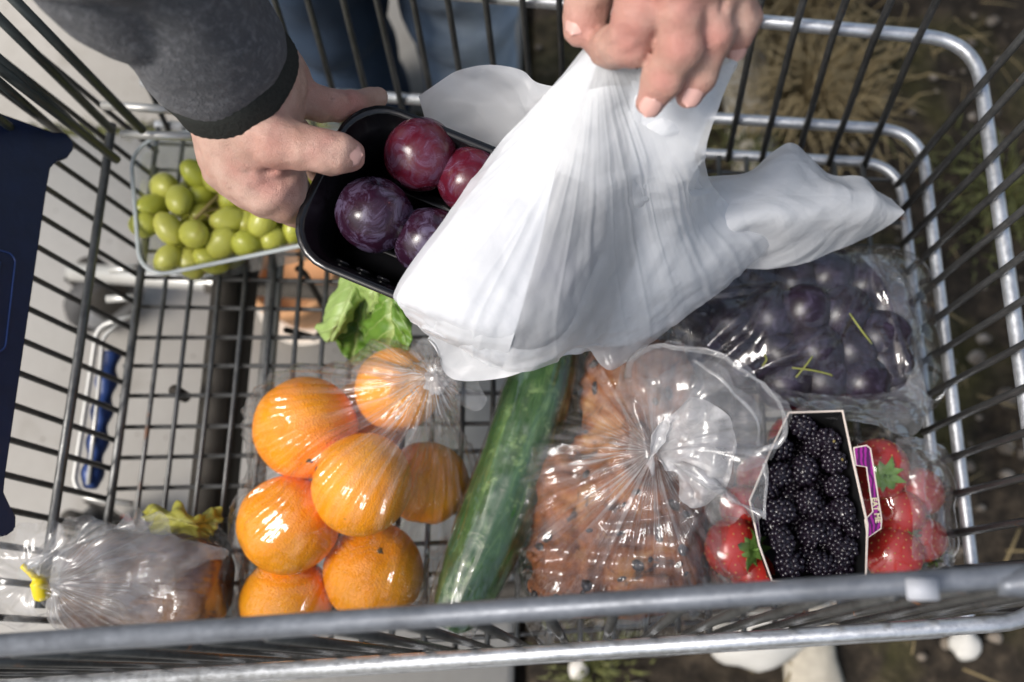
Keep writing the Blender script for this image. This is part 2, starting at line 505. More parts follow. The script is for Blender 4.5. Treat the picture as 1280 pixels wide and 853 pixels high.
def yn(x, z):            # inner face of the near side
    return (.0015 + .077 * x) + z * .035
def yf(x, z):            # inner face of the far side
    t = min(z / .13, 1); s = -.086 + t * (-.063); c = .405 + t * .043
    return c + s * (x - .05) + max(0, z - .13) * .12
def xf(z): return .256 + z * .12
def xg(z): return -.388 - z * .17
XB = -.392
rgt = np.random.RandomState(8)
def jit(P, a=.0006):
    P = np.array(P, float); return P + rgt.normal(size=P.shape) * a
# lengthwise and cross wires of the basket floor
n = 18
for i in range(n):
    t = (i + .5) / n
    a = A(XB, yn(XB, 0) * (1 - t) + yf(XB, 0) * t, 0); b = A(.255, yn(.255, 0) * (1 - t) + yf(.255, 0) * t, 0)
    V, F = tube(jit([a, a * .5 + b * .5, b]), .0019, 6); tpart('floor_wire', V, F, M['floorwire'])
x = XB + .004; k = 0
while x < .25:
    V, F = tube(jit([(x, yn(x, 0), .0042), (x + .0005, .2, .0042), (x, yf(x, 0), .0042)]), .0026 if k % 5 == 0 else .0022, 6)
    tpart('cross_wire', V, F, M['floorwire']); x += .0237; k += 1
# upright bars
x = XB + .012
while x < .235:
    xt = x * 1.06
    V, F = tube(jit([(x, yf(x, 0), .0), ((x + xt) / 2, yf(x, .13), .13), (xt, yf(xt, .34), .34)]), .0027, 6); tpart('side_bar', V, F, M['bar'])
    V, F = tube(jit([(x, yn(x, 0) + .001, .0), (xt, yn(xt, .34), .34)]), .0027, 6); tpart('side_bar', V, F, M['bar'])
    x += .0277
y = yn(.25, 0) + .010
while y < yf(.25, 0) - .01:
    yt = .19 + (y - .19) * 1.08
    V, F = tube(jit([(xf(0), y, 0), (xf(.13), (y + yt) / 2, .13), (xf(.34), yt, .34)]), .0028, 6); tpart('front_bar', V, F, M['bar'])
    y += .0262
# horizontal hoops running round the front
def hoop(z, r, off, mat, name, xr=XB, rc=.03):
    e = off
    pts = [(xr, yn(xr, z) - e, z), (xf(z) + e, yn(xf(z), z) - e, z), (xf(z) + e, yf(xf(z), z) + e, z), (xr, yf(xr, z) + e, z)]
    V, F = tube(fillet(pts, rc, 10), r, 12); return tpart(name, V, F, mat)
hoop(.0, .0045, .0045, M['hoop'], 'hoop_wire', rc=.034)
hoop(.036, .0047, .0075, M['hoop'], 'hoop_wire', rc=.034)
hoop(.131, .0052, .0078, M['hoop'], 'hoop_wire', rc=.036)
rim = hoop(.345, .0050, -.003, M['rim'], 'rim_rail', rc=.04)
# plastic bumper on the near front corner of the rim, with a pale sticker
bp = [(.165, yn(.165, .345) - .0005, .346), (.20, yn(.20, .345) + .002, .350), (.235, yn(.235, .345) + .004, .351), (.287, .045, .351), (.31, .10, .350)]
V, F = tube(smooth_path(bp, 8), np.interp(np.linspace(0, 1, 33), [0, .15, .4, 1], [.004, .0085, .0105, .0105]), 14); tpart('corner_bumper', V, F, M['rim'])
cs_ = A(*(0.1301, 0.0234, 0.3625)); V, F = box(cs_[0] - .0062, cs_[0] + .0062, cs_[1] - .0042, cs_[1] + .0042, cs_[2] - .001, cs_[2] + .0008, .0005); tpart('sticker', V, F, M['cream'])
# rear gate
gt = obj('rear_gate', new_mesh('rear_gate', *[(q + TOFF) if i == 0 else q for i, q in enumerate(tube([(xg(.345), -.02, .345), (xg(.345), .48, .345)], .005, 10))], M['bar']), TR)
y = .012
while y < .435:
    V, F = tube(jit([(xg(0), y, .0), (xg(.17), y + .002, .17), (xg(.345), y + .004, .345)], .0004), .0024, 6)
    tpart('gate_bar', V + TOFF, F, M['bar'], parent=gt); y += .0240
for (z, r, x) in ((.010, .0036, -.3835), (.086, .0037, -.3865), (.25, .0036, -.418)):
    V, F = tube(jit([(x, .02, z), (x, .2, z), (x, .40, z)], .0005), r, 8); tpart('gate_rail', V + TOFF, F, M['floorwire'], parent=gt)
# child seat: raised dark rods in the far rear corner and a navy panel
for a, b, r in (((-0.3526, 0.3860, 0.1000), (-0.3635, 0.3878, 0.2700), .0036), ((-0.3777, 0.3867, 0.1000), (-0.3732, 0.3764, 0.2700), .0034), ((-0.3758, 0.3634, 0.1000), (-0.3691, 0.3474, 0.2700), .0030),
                ((-0.3713, 0.3616, 0.0980), (-0.3714, 0.3433, 0.2650), .0036), ((-0.4075, 0.3741, 0.1000), (-0.3674, 0.3316, 0.2700), .0030), ((-0.4452, 0.3780, 0.1000), (-0.3629, 0.3060, 0.2700), .0030)):
    V, F = tube([a, b], r, 8); tpart('seat_rod', V, F, M['rod'])
for a, b in (((-0.3887, 0.4093, 0.1000), (-0.3258, 0.4030, 0.1000)), ((-0.3747, 0.3886, 0.0900), (-0.3160, 0.3848, 0.0900)), ((-0.4320, 0.3187, -0.0300), (-0.4069, 0.3206, -0.0300)), ((-0.4312, 0.2911, -0.0300), (-0.4032, 0.2923, -0.0300))):
    V, F = tube([a, A(*a) * .5 + A(*b) * .5, b], .0037, 8); tpart('seat_rail', V, F, M['chrome'])
V, F = tube(fillet([(-0.4011, 0.2757, -0.0300), (-0.4365, 0.2656, -0.0300), (-0.4394, 0.2214, -0.0350), (-0.4434, 0.1276, -0.0400), (-0.4316, 0.1153, -0.0400), (-0.3893, 0.1100, -0.0400)], .012), .0026, 8); tpart('folding_frame', V, F, M['chrome'])
V, F = tube(fillet([(-0.4162, 0.2676, -0.0300), (-0.4301, 0.2566, -0.0300), (-0.4297, 0.1996, -0.0350), (-0.4304, 0.1263, -0.0400)], .012), .0018, 8); tpart('folding_frame', V, F, M['chrome'])
pp = np.array([A(*(-0.4312, 0.2478, -0.0500)) * (1 - t) + A(*(-0.4330, 0.1243, -0.0500)) * t for t in np.linspace(0, 1, 60)])
V, F = tube(pp, [.0082 + .0018 * math.cos(t * 6.283 * 4.5) if 0 < i < 59 else .005 for i, t in enumerate(np.linspace(0, 1, 60))], 14); tpart('grip', V, F, M['blue2'])
# navy seat panel: outline in its own plane, leaning back against the gate
pn = tpart('seat_panel', np.zeros((1, 3)), [], M['blue'])
C0 = A(*(-0.3865, 0.3364, 0.1600)); C1 = A(*(-0.3812, 0.0736, 0.1600)); upv = A(-.11, -.01, .17)
ev = (C1 - C0); Lp = np.linalg.norm(ev); ev /= Lp; uh = upv / np.linalg.norm(upv); nn = np.cross(ev, uh); nn *= np.sign(nn[0])
out2 = [(-.012, .004), (-.015, -.004), (-.011, -.0105), (-.004, -.0115), (.004, -.008), (.009, -.001), (.016, .003)]
out2 += [(Lp * t, .0035) for t in np.linspace(.12, .9, 8)] + [(Lp - .016, .003), (Lp - .008, -.002), (Lp - .001, -.007), (Lp + .007, -.008), (Lp + .012, -.002), (Lp + .011, .006), (Lp + .013, .16), (-.010, .16)]
def slab_outline(o2, th, org, e, u, nrm):
    V = [org + e * a + u * b + nrm * th for a, b in o2] + [org + e * a + u * b for a, b in o2]; m = len(o2)
    F = [tuple(range(m)), tuple(range(2 * m - 1, m - 1, -1))] + [((i + 1) % m, i, i + m, (i + 1) % m + m) for i in range(m)]
    return V, F
V, F = slab_outline(out2, .007, C0, ev, uh, nn)
bm = bmesh.new(); vs = [bm.verts.new(Vector(v + TOFF)) for v in V]
for f in F: bm.faces.new([vs[i] for i in f])
bmesh.ops.recalc_face_normals(bm, faces=bm.faces[:])
bmesh.ops.bevel(bm, geom=[e for e in bm.edges if e.calc_face_angle(0) > .8], offset=.0012, segments=2, affect='EDGES')
bm.to_mesh(pn.data); bm.free(); pn.data.polygons.foreach_set('use_smooth', [False] * len(pn.data.polygons))
# raised border and stamped bars of the notice on the panel
def on_panel(a, b, h): return C0 + ev * a + uh * b + nn * (.007 + h)
rr = [on_panel(a, b, .0004) for a, b in ((Lp * .33, .10), (Lp * .33, .022), (Lp * .345, .018), (Lp * .58, .016), (Lp * .595, .020), (Lp * .60, .10))]
V, F = tube(fillet(rr, .005), .0007, 6); tpart('notice_border', V + TOFF, F, M['blue2'], parent=pn)
rgn = np.random.RandomState(4)
for rI in range(5):
    a = Lp * .36
    while a < Lp * .56:
        la = rgn.uniform(.003, .010)
        if a + la < Lp * .575:
            V, F = tube([on_panel(a, .028 + rI * .012, .0001), on_panel(a + la, .028 + rI * .012, .0001)], .0010, 5)
            tpart('embossed_mark', V + TOFF, F, M['blue2'], parent=pn)
        a += la + .003
# chassis under the basket
V, F = box(-.338, -.309, .0, .425, -.075, -.03, .004); tpart('chassis_beam', V, F, M['chassis'])
V, F = tube([(-.286, .0, -.05), (-.286, .42, -.05)], .0075, 12); tpart('chassis_tube', V, F, M['chrome'])
V, F = tube(fillet([(-.27, .33, -.06), (-.262, .325, -.06), (-.25, .30, -.10), (-.262, .28, -.12), (-.275, .27, -.06)], .01), .003, 8); tpart('bracket', V, F, M['chassis'])
for y in (.06, .20, .335):
    V, F = tube([(-.348, y, -.028), (-.348, y, -.004)], .005, 10); tpart('bolt', V, F, M['chassis'])
for y in (.03, .40):
    V, F = tube(fillet([(-.62, y + (.02 if y > .2 else .04), GZ + .13), (-.40, y, GZ + .13), (-.31, y, -.07)], .05), .011, 12); tpart('frame_tube', V, F, M['chrome'])
    V, F = tube(fillet([(-.45, y, GZ + .13), (.20, .21 + (y - .21) * .75, GZ + .13), (.22, .21 + (y - .21) * .75, -.02)], .05), .010, 12); tpart('frame_tube', V, F, M['chassis'])
def castor(x, y, rot, red=False):
    c = tpart('castor', *tube([(x, y, GZ + .105), (x, y, GZ + .135)], .012, 12), M['chassis'])
    ca, sa = math.cos(rot), math.sin(rot); Mx = np.array([[ca, sa, 0], [-sa, ca, 0], [0, 0, 1]])
    def pl(V): return np.asarray(V) @ Mx + A(x, y, GZ) + TOFF
    for s in (-1, 1):
        V, F = box(-.035, .014, s * .021 - .0015, s * .021 + .0015, .045, .108, .001); tpart('fork_plate', pl(V), F, M['chassis'], True, c)
    V, F = lathe([(.012, -.017), (.036, -.017), (.047, -.013), (.0505, 0), (.047, .013), (.036, .017), (.012, .017)], 28)
    V = V[:, [0, 2, 1]] + A(-.02, 0, .051); tpart('tyre', pl(V), F, M['tyre'], True, c)
    V, F = lathe([(.0, -.0185), (.034, -.0185), (.036, -.016), (.036, .016), (.034, .0185), (0, .0185)], 24)
    V = V[:, [0, 2, 1]] + A(-.02, 0, .051); tpart('wheel_disc', pl(V), F, M['greywheel'], True, c)
    if red:
        V, F = lathe([(0, .024), (.011, .024), (.011, .0), (.011, -.024), (0, -.024)], 16); V = V[:, [0, 2, 1]] + A(-.02, 0, .051); tpart('hub_cap', pl(V), F, M['red'], True, c)
castor(-.60, .425, .7); castor(-.575, .125, 2.6, True); castor(.20, .36, .3); castor(.20, .08, -.4)

# ================================================================ materials of the food
def mat_orange():
    k = NT('orange_peel'); v = k.co(); r = k.obj_rand()
    pores = k.voro(v, 34, 'SMOOTH_F1'); n = k.noise(v, 1.6, 4); big = k.noise(v, 2.5, 2)
    c = k.mix(k.ramp(n, [(.3, 0.0), (.7, 1.0)]), (.93, .24, .002), (.95, .33, .003))
    c = k.mix(k.math('MULTIPLY', r, .55), c, (.96, .47, .006))
    c = k.mix(k.ramp(k.noise(v, 9, 3), [(.70, 0.0), (.75, .6)]), c, (.22, .10, .02))
    h = k.math('ADD', pores, k.math('MULTIPLY', big, 1.0))
    return k.set(Base__Color=c, Roughness=.42, Specular__IOR__Level=.3, Subsurface__Weight=.08, Subsurface__Radius=(1.0, .35, .1), Subsurface__Scale=.003,
                 Normal=k.bump(h, .22, .035)).m
M['orange'] = mat_orange()
M['stalk'] = plain('orange_stalk', (.10, .075, .03), .8, 0, .5, 200, .6)

def mat_plum(name, a, b, bloom, rgh=.2):
    k = NT(name); v = k.co(); n = k.noise(v, 1.3, 5, .65, .6); m = k.noise(v, 5.5, 6, .7)
    c = k.mix(n, a, b); c = k.mix(k.ramp(m, [(.66, 0.0), (.76, .5)]), c, (.30, .11, .11))
    bl = k.ramp(k.noise(v, 1.7, 8, .72, 1.0), [(.46, 0.0), (.72, bloom)])
    c = k.mix(bl, c, (.17, .145, .25)); rg = k.mix(bl, (rgh,) * 3, (.6, .6, .6))
    return k.set(Base__Color=c, Roughness=rg, Specular__IOR__Level=.55, Normal=k.bump(m, .05, .02)).m
M['plum_red'] = mat_plum('red_plum_skin', (.045, .004, .012), (.13, .010, .022), .45)
M['plum_dark'] = mat_plum('dark_plum_skin', (.010, .004, .012), (.035, .008, .020), .7)
M['damson'] = mat_plum('damson_skin', (.004, .002, .006), (.015, .004, .013), .3, .36)

def mat_grape():
    k = NT('grape_skin'); v = k.co(); r = k.obj_rand(); n = k.noise(v, 50, 4)
    c = k.mix(r, (.38, .40, .045), (.50, .49, .10)); c = k.mix(k.ramp(n, [(.62, 0.0), (.75, .55)]), c, (.34, .25, .05))
    return k.set(Base__Color=c, Roughness=.30, Subsurface__Weight=.55, Subsurface__Radius=(1, 1, .4), Subsurface__Scale=.006, Normal=k.bump(k.noise(v, 130, 3), .06, .0006)).m
M['grape'] = mat_grape()
M['stem'] = plain('grape_stem', (.20, .15, .045), .75, 0, .3, 90)
M['scar'] = plain('stem_scar', (.10, .065, .02), .9)

def mat_cucumber():
    k = NT('cucumber_skin'); v = k.co((1, 1, 1)); s = k.co((10, 1.2, 10))
    n = k.noise(k.co((80, 9, 80)), 1.0, 6, .7, .8); m = k.noise(v, 70, 5, .7); z = k.voro(v, 130, 'SMOOTH_F1')
    c = k.ramp(n, [(.30, (.012, .045, .010)), (.50, (.035, .105, .022)), (.70, (.17, .29, .09))])
    c = k.mix(k.ramp(m, [(.56, 0.0), (.68, .8)]), c, (.24, .36, .13))
    return k.set(Base__Color=c, Roughness=.38, Normal=k.bump(k.math('ADD', z, k.math('MULTIPLY', n, .8)), .5, .0016)).m
M['cucumber'] = mat_cucumber()

def mat_bread():
    k = NT('bread_crust'); v = k.co(); a = k.noise(v, 22, 6, .62, .5); b = k.noise(v, 90, 5, .7); d = k.noise(v, 48, 4, .6, .8)
    c = k.ramp(a, [(.30, (.035, .012, .005)), (.45, (.12, .036, .010)), (.58, (.28, .085, .018)), (.72, (.50, .26, .095))])
    c = k.mix(k.ramp(b, [(.60, 0.0), (.75, .6)]), c, (.56, .32, .12))
    c = k.mix(k.ramp(d, [(.58, 0.0), (.66, .9)]), c, (.035, .018, .012))
    return k.set(Base__Color=c, Roughness=.6, Normal=k.bump(b, .7, .0025)).m
M['bread'] = mat_bread()
def mat_loaf():
    k = NT('dark_loaf_crust'); v = k.co(); a = k.noise(v, 16, 5, .6, .6); b = k.noise(k.co((18, 60, 60)), 1.6, 4, .6)
    c = k.ramp(a, [(.3, (.045, .018, .010)), (.5, (.11, .042, .015)), (.66, (.30, .115, .022))])
    c = k.mix(k.ramp(b, [(.55, 0.0), (.7, .7)]), c, (.40, .17, .03))
    return k.set(Base__Color=c, Roughness=.55, Normal=k.bump(k.noise(v, 80, 4), .6, .002)).m
M['loaf'] = mat_loaf()
M['seed'] = plain('dark_seed', (.022, .018, .018), .35, 0, .4, 60)
M['straw'] = NT('strawberry_skin')
def _straw(k):
    v = k.co(); n = k.noise(v, 1.5, 4)
    c = k.mix(n, (.42, .016, .012), (.62, .04, .025))
    return k.set(Base__Color=c, Roughness=.28, Subsurface__Weight=.2, Subsurface__Radius=(1, .2, .15), Subsurface__Scale=.003, Normal=k.bump(k.voro(v, 7, 'SMOOTH_F1'), -.3, .05)).m
M['straw'] = _straw(M['straw'])
M['achene'] = plain('strawberry_seed', (.60, .36, .09), .5)
M['calyx'] = plain('calyx_green', (.13, .24, .045), .6, 0, .3, 80, .2)
def _bb():
    k = NT('blackberry_skin'); v = k.co(); n = k.noise(v, 160, 3)
    c = k.mix(n, (.006, .005, .009), (.020, .012, .022))
    return k.set(Base__Color=c, Roughness=.19, Specular__IOR__Level=.6).m
M['blackberry'] = _bb()
def mat_leaf(name, dark, light, vein):
    k = NT(name); v = k.co((1, 1, 1), 'UV'); g = k.n('SeparateXYZ'); k.put(g.inputs[0], v); u = g.outputs[0]; w_ = g.outputs[1]
    ac = k.math('ABSOLUTE', k.math('SUBTRACT', u, .5))
    sv = k.math('ABSOLUTE', k.math('SUBTRACT', k.math('FRACT', k.math('ADD', k.math('MULTIPLY', w_, 5.0), k.math('MULTIPLY', ac, -3.2))), .5))
    q = k.co(); n = k.noise(q, 55, 4)
    c = k.mix(n, dark, light)
    c = k.mix(k.ramp(sv, [(.0, .75), (.055, .0)]), c, vein)
    c = k.mix(k.ramp(ac, [(.0, 1.0), (.10, 0.0)]), c, vein)
    h = k.math('ADD', k.math('MULTIPLY', k.ramp(sv, [(.0, 1.0), (.12, 0.0)]), .6), k.math('MULTIPLY', n, .7))
    k.set(Base__Color=c, Roughness=.42, Normal=k.bump(h, .5, .0015))
    tr = k.n('BsdfTranslucent'); k.put(tr.inputs[0], c); mx = k.n('MixShader', Fac=.22); k.put(mx.inputs[1], k.b); k.put(mx.inputs[2], tr); k.put(k.out.inputs[0], mx)
    return k.m
M['leaf'] = mat_leaf('green_leaf', (.06, .15, .014), (.18, .32, .045), (.46, .56, .22))
M['leaf_pale'] = mat_leaf('pale_leaf', (.26, .40, .10), (.42, .55, .19), (.58, .66, .32))
M['leaf_yellow'] = mat_leaf('yellowing_leaf', (.50, .48, .06), (.62, .58, .12), (.65, .62, .25))
M['black_tray'] = plain('black_tray_plastic', (.006, .006, .007), .20, 0, .3, 60, .03, .5)
M['card'] = plain('black_card', (.007, .007, .008), .6, 0, .3, 80)
M['card_edge'] = plain('pale_card_edge', (.72, .62, .55), .8, 0, .1, 80)
def _purple():
    k = NT('purple_print'); v = k.co(); wv = k.n('TexWave', Scale=95.0, Distortion=7.0, Detail=2.0); k.put(wv.inputs['Vector'], v)
    c = k.ramp(wv.outputs[1], [(.35, (.055, .006, .06)), (.7, (.27, .012, .22))])
    return k.set(Base__Color=c, Roughness=.35).m
M['purple'] = _purple()
M['gold'] = plain('cream_print', (.62, .56, .36), .5, 0, .1)
def _clearbox():
    k = NT('clear_box_plastic'); tr = k.n('BsdfTransparent'); tr.inputs[0].default_value = (.96, .98, .97, 1)
    gl = k.n('BsdfGlossy'); gl.inputs['Roughness'].default_value = .08; df = k.n('BsdfDiffuse'); df.inputs[0].default_value = (.7, .75, .73, 1)
    v = k.co(); nb = k.bump(k.noise(v, 90, 3), .15, .0012); k.put(gl.inputs['Normal'], nb)
    lw = k.n('LayerWeight', Blend=.32); f = k.math('ADD', k.math('MULTIPLY', lw.outputs[1], .5), .05)
    m1 = k.n('MixShader', Fac=.07); k.put(m1.inputs[1], tr); k.put(m1.inputs[2], df)
    mx = k.n('MixShader'); k.put(mx.inputs[0], f); k.put(mx.inputs[1], m1); k.put(mx.inputs[2], gl); k.put(k.out.inputs[0], mx); return k.m
M['clearbox'] = _clearbox()
M['clearrim'] = plain('pale_clear_rim', (.45, .48, .47), .15, 0, .25, 60)

# ================================================================ oranges
V, F = ico(1, 5); dimple = np.exp(-((V[:, 2] - 1) / .035) ** 2) * .05
V = V * (1 + .022 * fbm(V * 1.4, 3, 4) - dimple)[:, None] * A(1, 1, .95)
ME_OR = new_mesh('peel', V, F, M['orange'])
V, F = ico(1, 2); V = V * A(.075, .075, .035); V *= (1 + .35 * vnoise(V * 60, 2))[:, None]
ME_ST = new_mesh('stalk_end', V, F, M['stalk'])
ORS = [(-0.2075, 0.1486, 0.0825, 0.0361), (-0.1596, 0.1051, 0.1003, 0.0345), (-0.2179, 0.0804, 0.073, 0.0345), (-0.1611, 0.0496, 0.039, 0.0354),
       (-0.2259, 0.0284, 0.0362, 0.0326), (-0.1413, 0.1778, 0.0816, 0.03), (-0.1253, 0.1166, 0.0341, 0.0311), (-0.172, 0.1677, 0.0334, 0.0306)]
ORL = ['orange at the upper outer edge of the bag, opposite the cucumber', 'pale yellow-orange fruit lying on top in the middle of the orange bag',
       'orange under the pale topmost one, at the bag side towards the loaf', 'orange with dark stalk end up, between topmost orange and near rim',
       'half hidden orange low in the bag corner by the near rim and loaf', 'orange beside the bag knot and the leafy greens',
       'orange low in the bag beside the cucumber', 'small orange deep down between the knot-side orange and the rest']
ORR = [(.9, .5, 0), (-1.1, -.6, 1), (2.2, .4, 0), (.45, .25, 2), (2, 2, 1), (.6, -.9, 1), (1.7, 1, 0), (2, .3, .3)]
for (x, y, z, r), l, ro in zip(ORS, ORL, ORR):
    o = tag(empty('orange', (x, y, z), ro), l, 'orange', 'oranges in the clear bag'); o.scale = (r, r, r)
    o.scale = (r * 1.05,) * 3; obj("peel", ME_OR, o); obj("stalk_end", ME_ST, o, (0, 0, .895))

# ================================================================ cucumber
c0 = A(*(-0.1021, 0.0099, 0.0520)); c1 = A(*(-0.0250, 0.2423, 0.0600)); t = np.linspace(0, 1, 90)
axis = c0[None] * (1 - t)[:, None] + c1[None] * t[:, None]; axis[:, 0] += .006 * np.sin(np.pi * t)
rad = .0262 * np.minimum(1, (np.sin(np.pi * np.clip(t, 0.002, .998))) ** .25 * 1.02) * (1 + .02 * np.sin(t * 9))
ang = math.atan2(c1[0] - c0[0], c1[1] - c0[1]); L = np.linalg.norm(c1 - c0)
cu = tag(empty('cucumber', tuple(c0), (0, 0, -ang)), 'long dark green cucumber in shrink wrap between oranges and bread', 'cucumber')
loc = np.stack([.006 * np.sin(np.pi * t), t * L, t * .003], 1)
V, F = tube(loc, rad, 40); N_ = V - np.repeat(loc, 40, 0); a_ = np.arctan2(N_[:, 2], N_[:, 0])
V = V + N_ * (.035 * np.cos(a_ * 7 + .4))[:, None] * .5 + N_ * (.03 * vnoise(V * 160, 3))[:, None]
obj('skin', new_mesh('skin', V, F, M['cucumber']), cu)
t = np.linspace(-.02, 1.03, 160); loc = np.stack([.006 * np.sin(np.pi * np.clip(t, 0, 1)), t * L, t * .003], 1)
rw = .0278 * np.maximum(.12, np.sin(np.pi * np.clip(t * .96 + .02, 0.0, 1))) ** .2
V, F = tube(loc, rw, 72, False); N_ = V - np.repeat(loc, 72, 0); a_ = np.arctan2(N_[:, 2], N_[:, 0])
q = np.stack([a_ * 4.5, V[:, 1] * 45, V[:, 1] * 0], 1)
V = V + N_ * (.045 * crumple(q, .55, 6, 3) + .03 * vnoise(np.stack([a_ * 16, V[:, 1] * 30, a_ * 0], 1), 8))[:, None]
CU_FILM = (V, F)

# ================================================================ grapes in a clear box
gb = tag(empty('grape_box', (0, 0, 0)), 'clear plastic box holding green grapes beside the rear gate', 'box')
B0 = A(*(-0.3548, 0.2731, 0.0660)); an = R_(11.5); ex = A(math.cos(an), math.sin(an), 0); ey = A(-math.sin(an), math.cos(an), 0)
LX, LY, HB = .21, .122, .060
def rrect(hx, hy, r, n=7):
    P = []
    for cx, cy, a0 in ((hx - r, hy - r, 0), (-hx + r, hy - r, 90), (-hx + r, -hy + r, 180), (hx - r, -hy + r, 270)):
        for a in np.linspace(a0, a0 + 90, n): P.append((cx + r * math.cos(R_(a)), cy + r * math.sin(R_(a))))
    return np.array(P)
def loft(levels, closed_bottom=True):
    """levels: (hx,hy,r,z)"""
    V = []; F = []
    for hx, hy, r, z in levels:
        p = rrect(hx, hy, r); V.append(np.column_stack([p, np.full(len(p), z)]))
    m = len(V[0])
    for i in range(len(levels) - 1):
        for j in range(m):
            k = (j + 1) % m; F.append((i * m + j, i * m + k, (i + 1) * m + k, (i + 1) * m + j))
    V = np.concatenate(V)
    if closed_bottom: F.append(tuple(range((len(levels) - 1) * m, len(levels) * m))[::-1])
    return V, F
gc = B0 + ex * LX / 2 + ey * LY / 2
gb.location = (gc[0], gc[1], .0065); gb.rotation_euler = (0, 0, an)
V, F = loft([(LX / 2 - .003, LY / 2 - .003, .022, HB), (LX / 2 - .006, LY / 2 - .006, .021, HB - .004), (LX / 2 - .011, LY / 2 - .011, .017, .006), (LX / 2 - .015, LY / 2 - .015, .014, 0)])
obj('box_wall', new_mesh('box_wall', V, F, M['clearbox']), gb)
p = rrect(LX / 2, LY / 2, .024, 9); p = np.vstack([p, p[:1]]); V, F = tube(np.column_stack([p, np.full(len(p), HB)]), .0019, 8, False, .7)
obj('box_rim', new_mesh('box_rim', V, F, M['clearrim']), gb)
bu = tag(empty('grape_bunch', (gc[0], gc[1], .008)), 'bunch of green grapes lying in the clear box', 'grapes')
V, F = ico(1, 4); V = V * (1 + .05 * vnoise(V * 1.1, 3))[:, None] * A(.0112, .0112, .0136); ME_G = new_mesh('grape', V, F, M['grape'])
V, F = ico(.0016, 1, (1, 1, .5)); ME_GS = new_mesh('stem_scar', V, F, M['scar'])
rg = np.random.RandomState(21)
TOPG = (
(-0.3208, 0.3657, 0.0620), (-0.3123, 0.3774, 0.0580), (-0.3018, 0.3605, 0.0640), (-0.3523, 0.3601, 0.0520), (-0.3321, 0.3419, 0.0640), (-0.3180, 0.3537, 0.0500), (-0.3588, 0.3407, 0.0540), (-0.3629, 0.3242, 0.0560),
(-0.3387, 0.3175, 0.0620), (-0.3158, 0.3108, 0.0660), (-0.3183, 0.3374, 0.0470), (-0.2905, 0.3246, 0.0600), (-0.2907, 0.3456, 0.0580), (-0.2788, 0.3257, 0.0520), (-0.2613, 0.3210, 0.0640), (-0.2742, 0.3426, 0.0550),
(-0.2953, 0.3054, 0.0580), (-0.2739, 0.3045, 0.0580), (-0.2561, 0.3111, 0.0520), (-0.3391, 0.2930, 0.0560), (-0.3227, 0.2933, 0.0480), (-0.3057, 0.2948, 0.0500), (-0.2562, 0.3356, 0.0500), (-0.2880, 0.3603, 0.0600), (-0.2379, 0.3225, 0.0500))
gp = [A(*p) for p in TOPG]
tries = 0
while len(gp) < 80 and tries < 9000:
    tries += 1
    u = rg.uniform(-LX / 2 + .024, LX / 2 - .022); v_ = rg.uniform(-LY / 2 + .024, LY / 2 - .022)
    q = gc + ex * u + ey * v_; q = A(q[0], q[1], .019 + rg.rand() * .026)
    if min(np.linalg.norm(q - g) for g in gp) > .0195: gp.append(q)
for i, g in enumerate(gp):
    o = obj('grape', ME_G, bu, tuple(g - A(gc[0], gc[1], .008)), (rg.uniform(.5, 2.4), rg.uniform(-.6, .6), rg.uniform(0, 6.3)), (rg.uniform(.86, 1.08), rg.uniform(.86, 1.08), rg.uniform(.85, 1.15)))
    if i < 25: obj('stem_scar', ME_GS, o, (0, 0, .0136))
sp = [(-0.3243, 0.3220, 0.0580), (-0.3105, 0.3285, 0.0680), (-0.3019, 0.3405, 0.0660), (-0.2938, 0.3502, 0.0600), (-0.2659, 0.3385, 0.0500), (-0.2378, 0.3203, 0.0450)]
V, F = tube(smooth_path(np.array(sp) - A(gc[0], gc[1], .008), 6), .0016, 7); obj('stem', new_mesh('stem', V, F, M['stem']), bu)
for i in range(14):
    a = gp[rg.randint(10, 40)] - A(gc[0], gc[1], .008); b = np.array(sp[rg.randint(0, 6)]) - A(gc[0], gc[1], .008)
    V, F = tube(smooth_path([a, (a + b) / 2 + A(0, 0, -.006), b], 5), .0008, 5); obj('stem', new_mesh('stem', V, F, M['stem']), bu)

# ================================================================ leafy greens
def leaf(parent, ctrl, mat, ruf=.004, seed=0, nr=60, nc=40, name='leaf'):
    S = catmull(ctrl, nr, nc); N = grid_normals(S)
    u = np.linspace(0, 1, nc)[None].repeat(nr, 0); v_ = np.linspace(0, 1, nr)[:, None].repeat(nc, 1)
    e = np.abs(u - .5) * 2
    d = ruf * (e ** 2) * vnoise(np.stack([u * 2, v_ * 9, u * 0 + seed], -1), seed) + ruf * .45 * vnoise(np.stack([u * 7, v_ * 9, u * 0], -1), seed + 3) - .003 * np.exp(-(e / .12) ** 2)
    S = S + N * d[..., None]
    me = new_mesh(name, S.reshape(-1, 3), grid_faces(nr, nc), mat)
    uv = me.uv_layers.new(); li = np.empty(len(me.loops), int); me.loops.foreach_get('vertex_index', li)
    UV = np.stack([u.ravel(), v_.ravel()], 1)[li]; uv.data.foreach_set('uv', UV.astype(np.float32).ravel())
    o = obj(name, me, parent)
    md = o.modifiers.new('thickness', 'SOLIDIFY'); md.thickness = .0007
    return o
lg = tag(empty('leafy_greens', (0, 0, 0)), 'head of fresh green leaves under the black plum tray', 'greens')
leaf(lg, [[(-0.1820, 0.2704, 0.0850), (-0.1744, 0.2631, 0.0920), (-0.1686, 0.2593, 0.0900)], [(-0.1956, 0.2498, 0.0820), (-0.1790, 0.2420, 0.0980), (-0.1707, 0.2473, 0.0880)], [(-0.2055, 0.2331, 0.0750), (-0.1855, 0.2273, 0.0920), (-0.1791, 0.2337, 0.0800)], [(-0.2096, 0.2283, 0.0700), (-0.1972, 0.2174, 0.0720), (-0.1903, 0.2249, 0.0720)]], M['leaf_pale'], .003, 1)
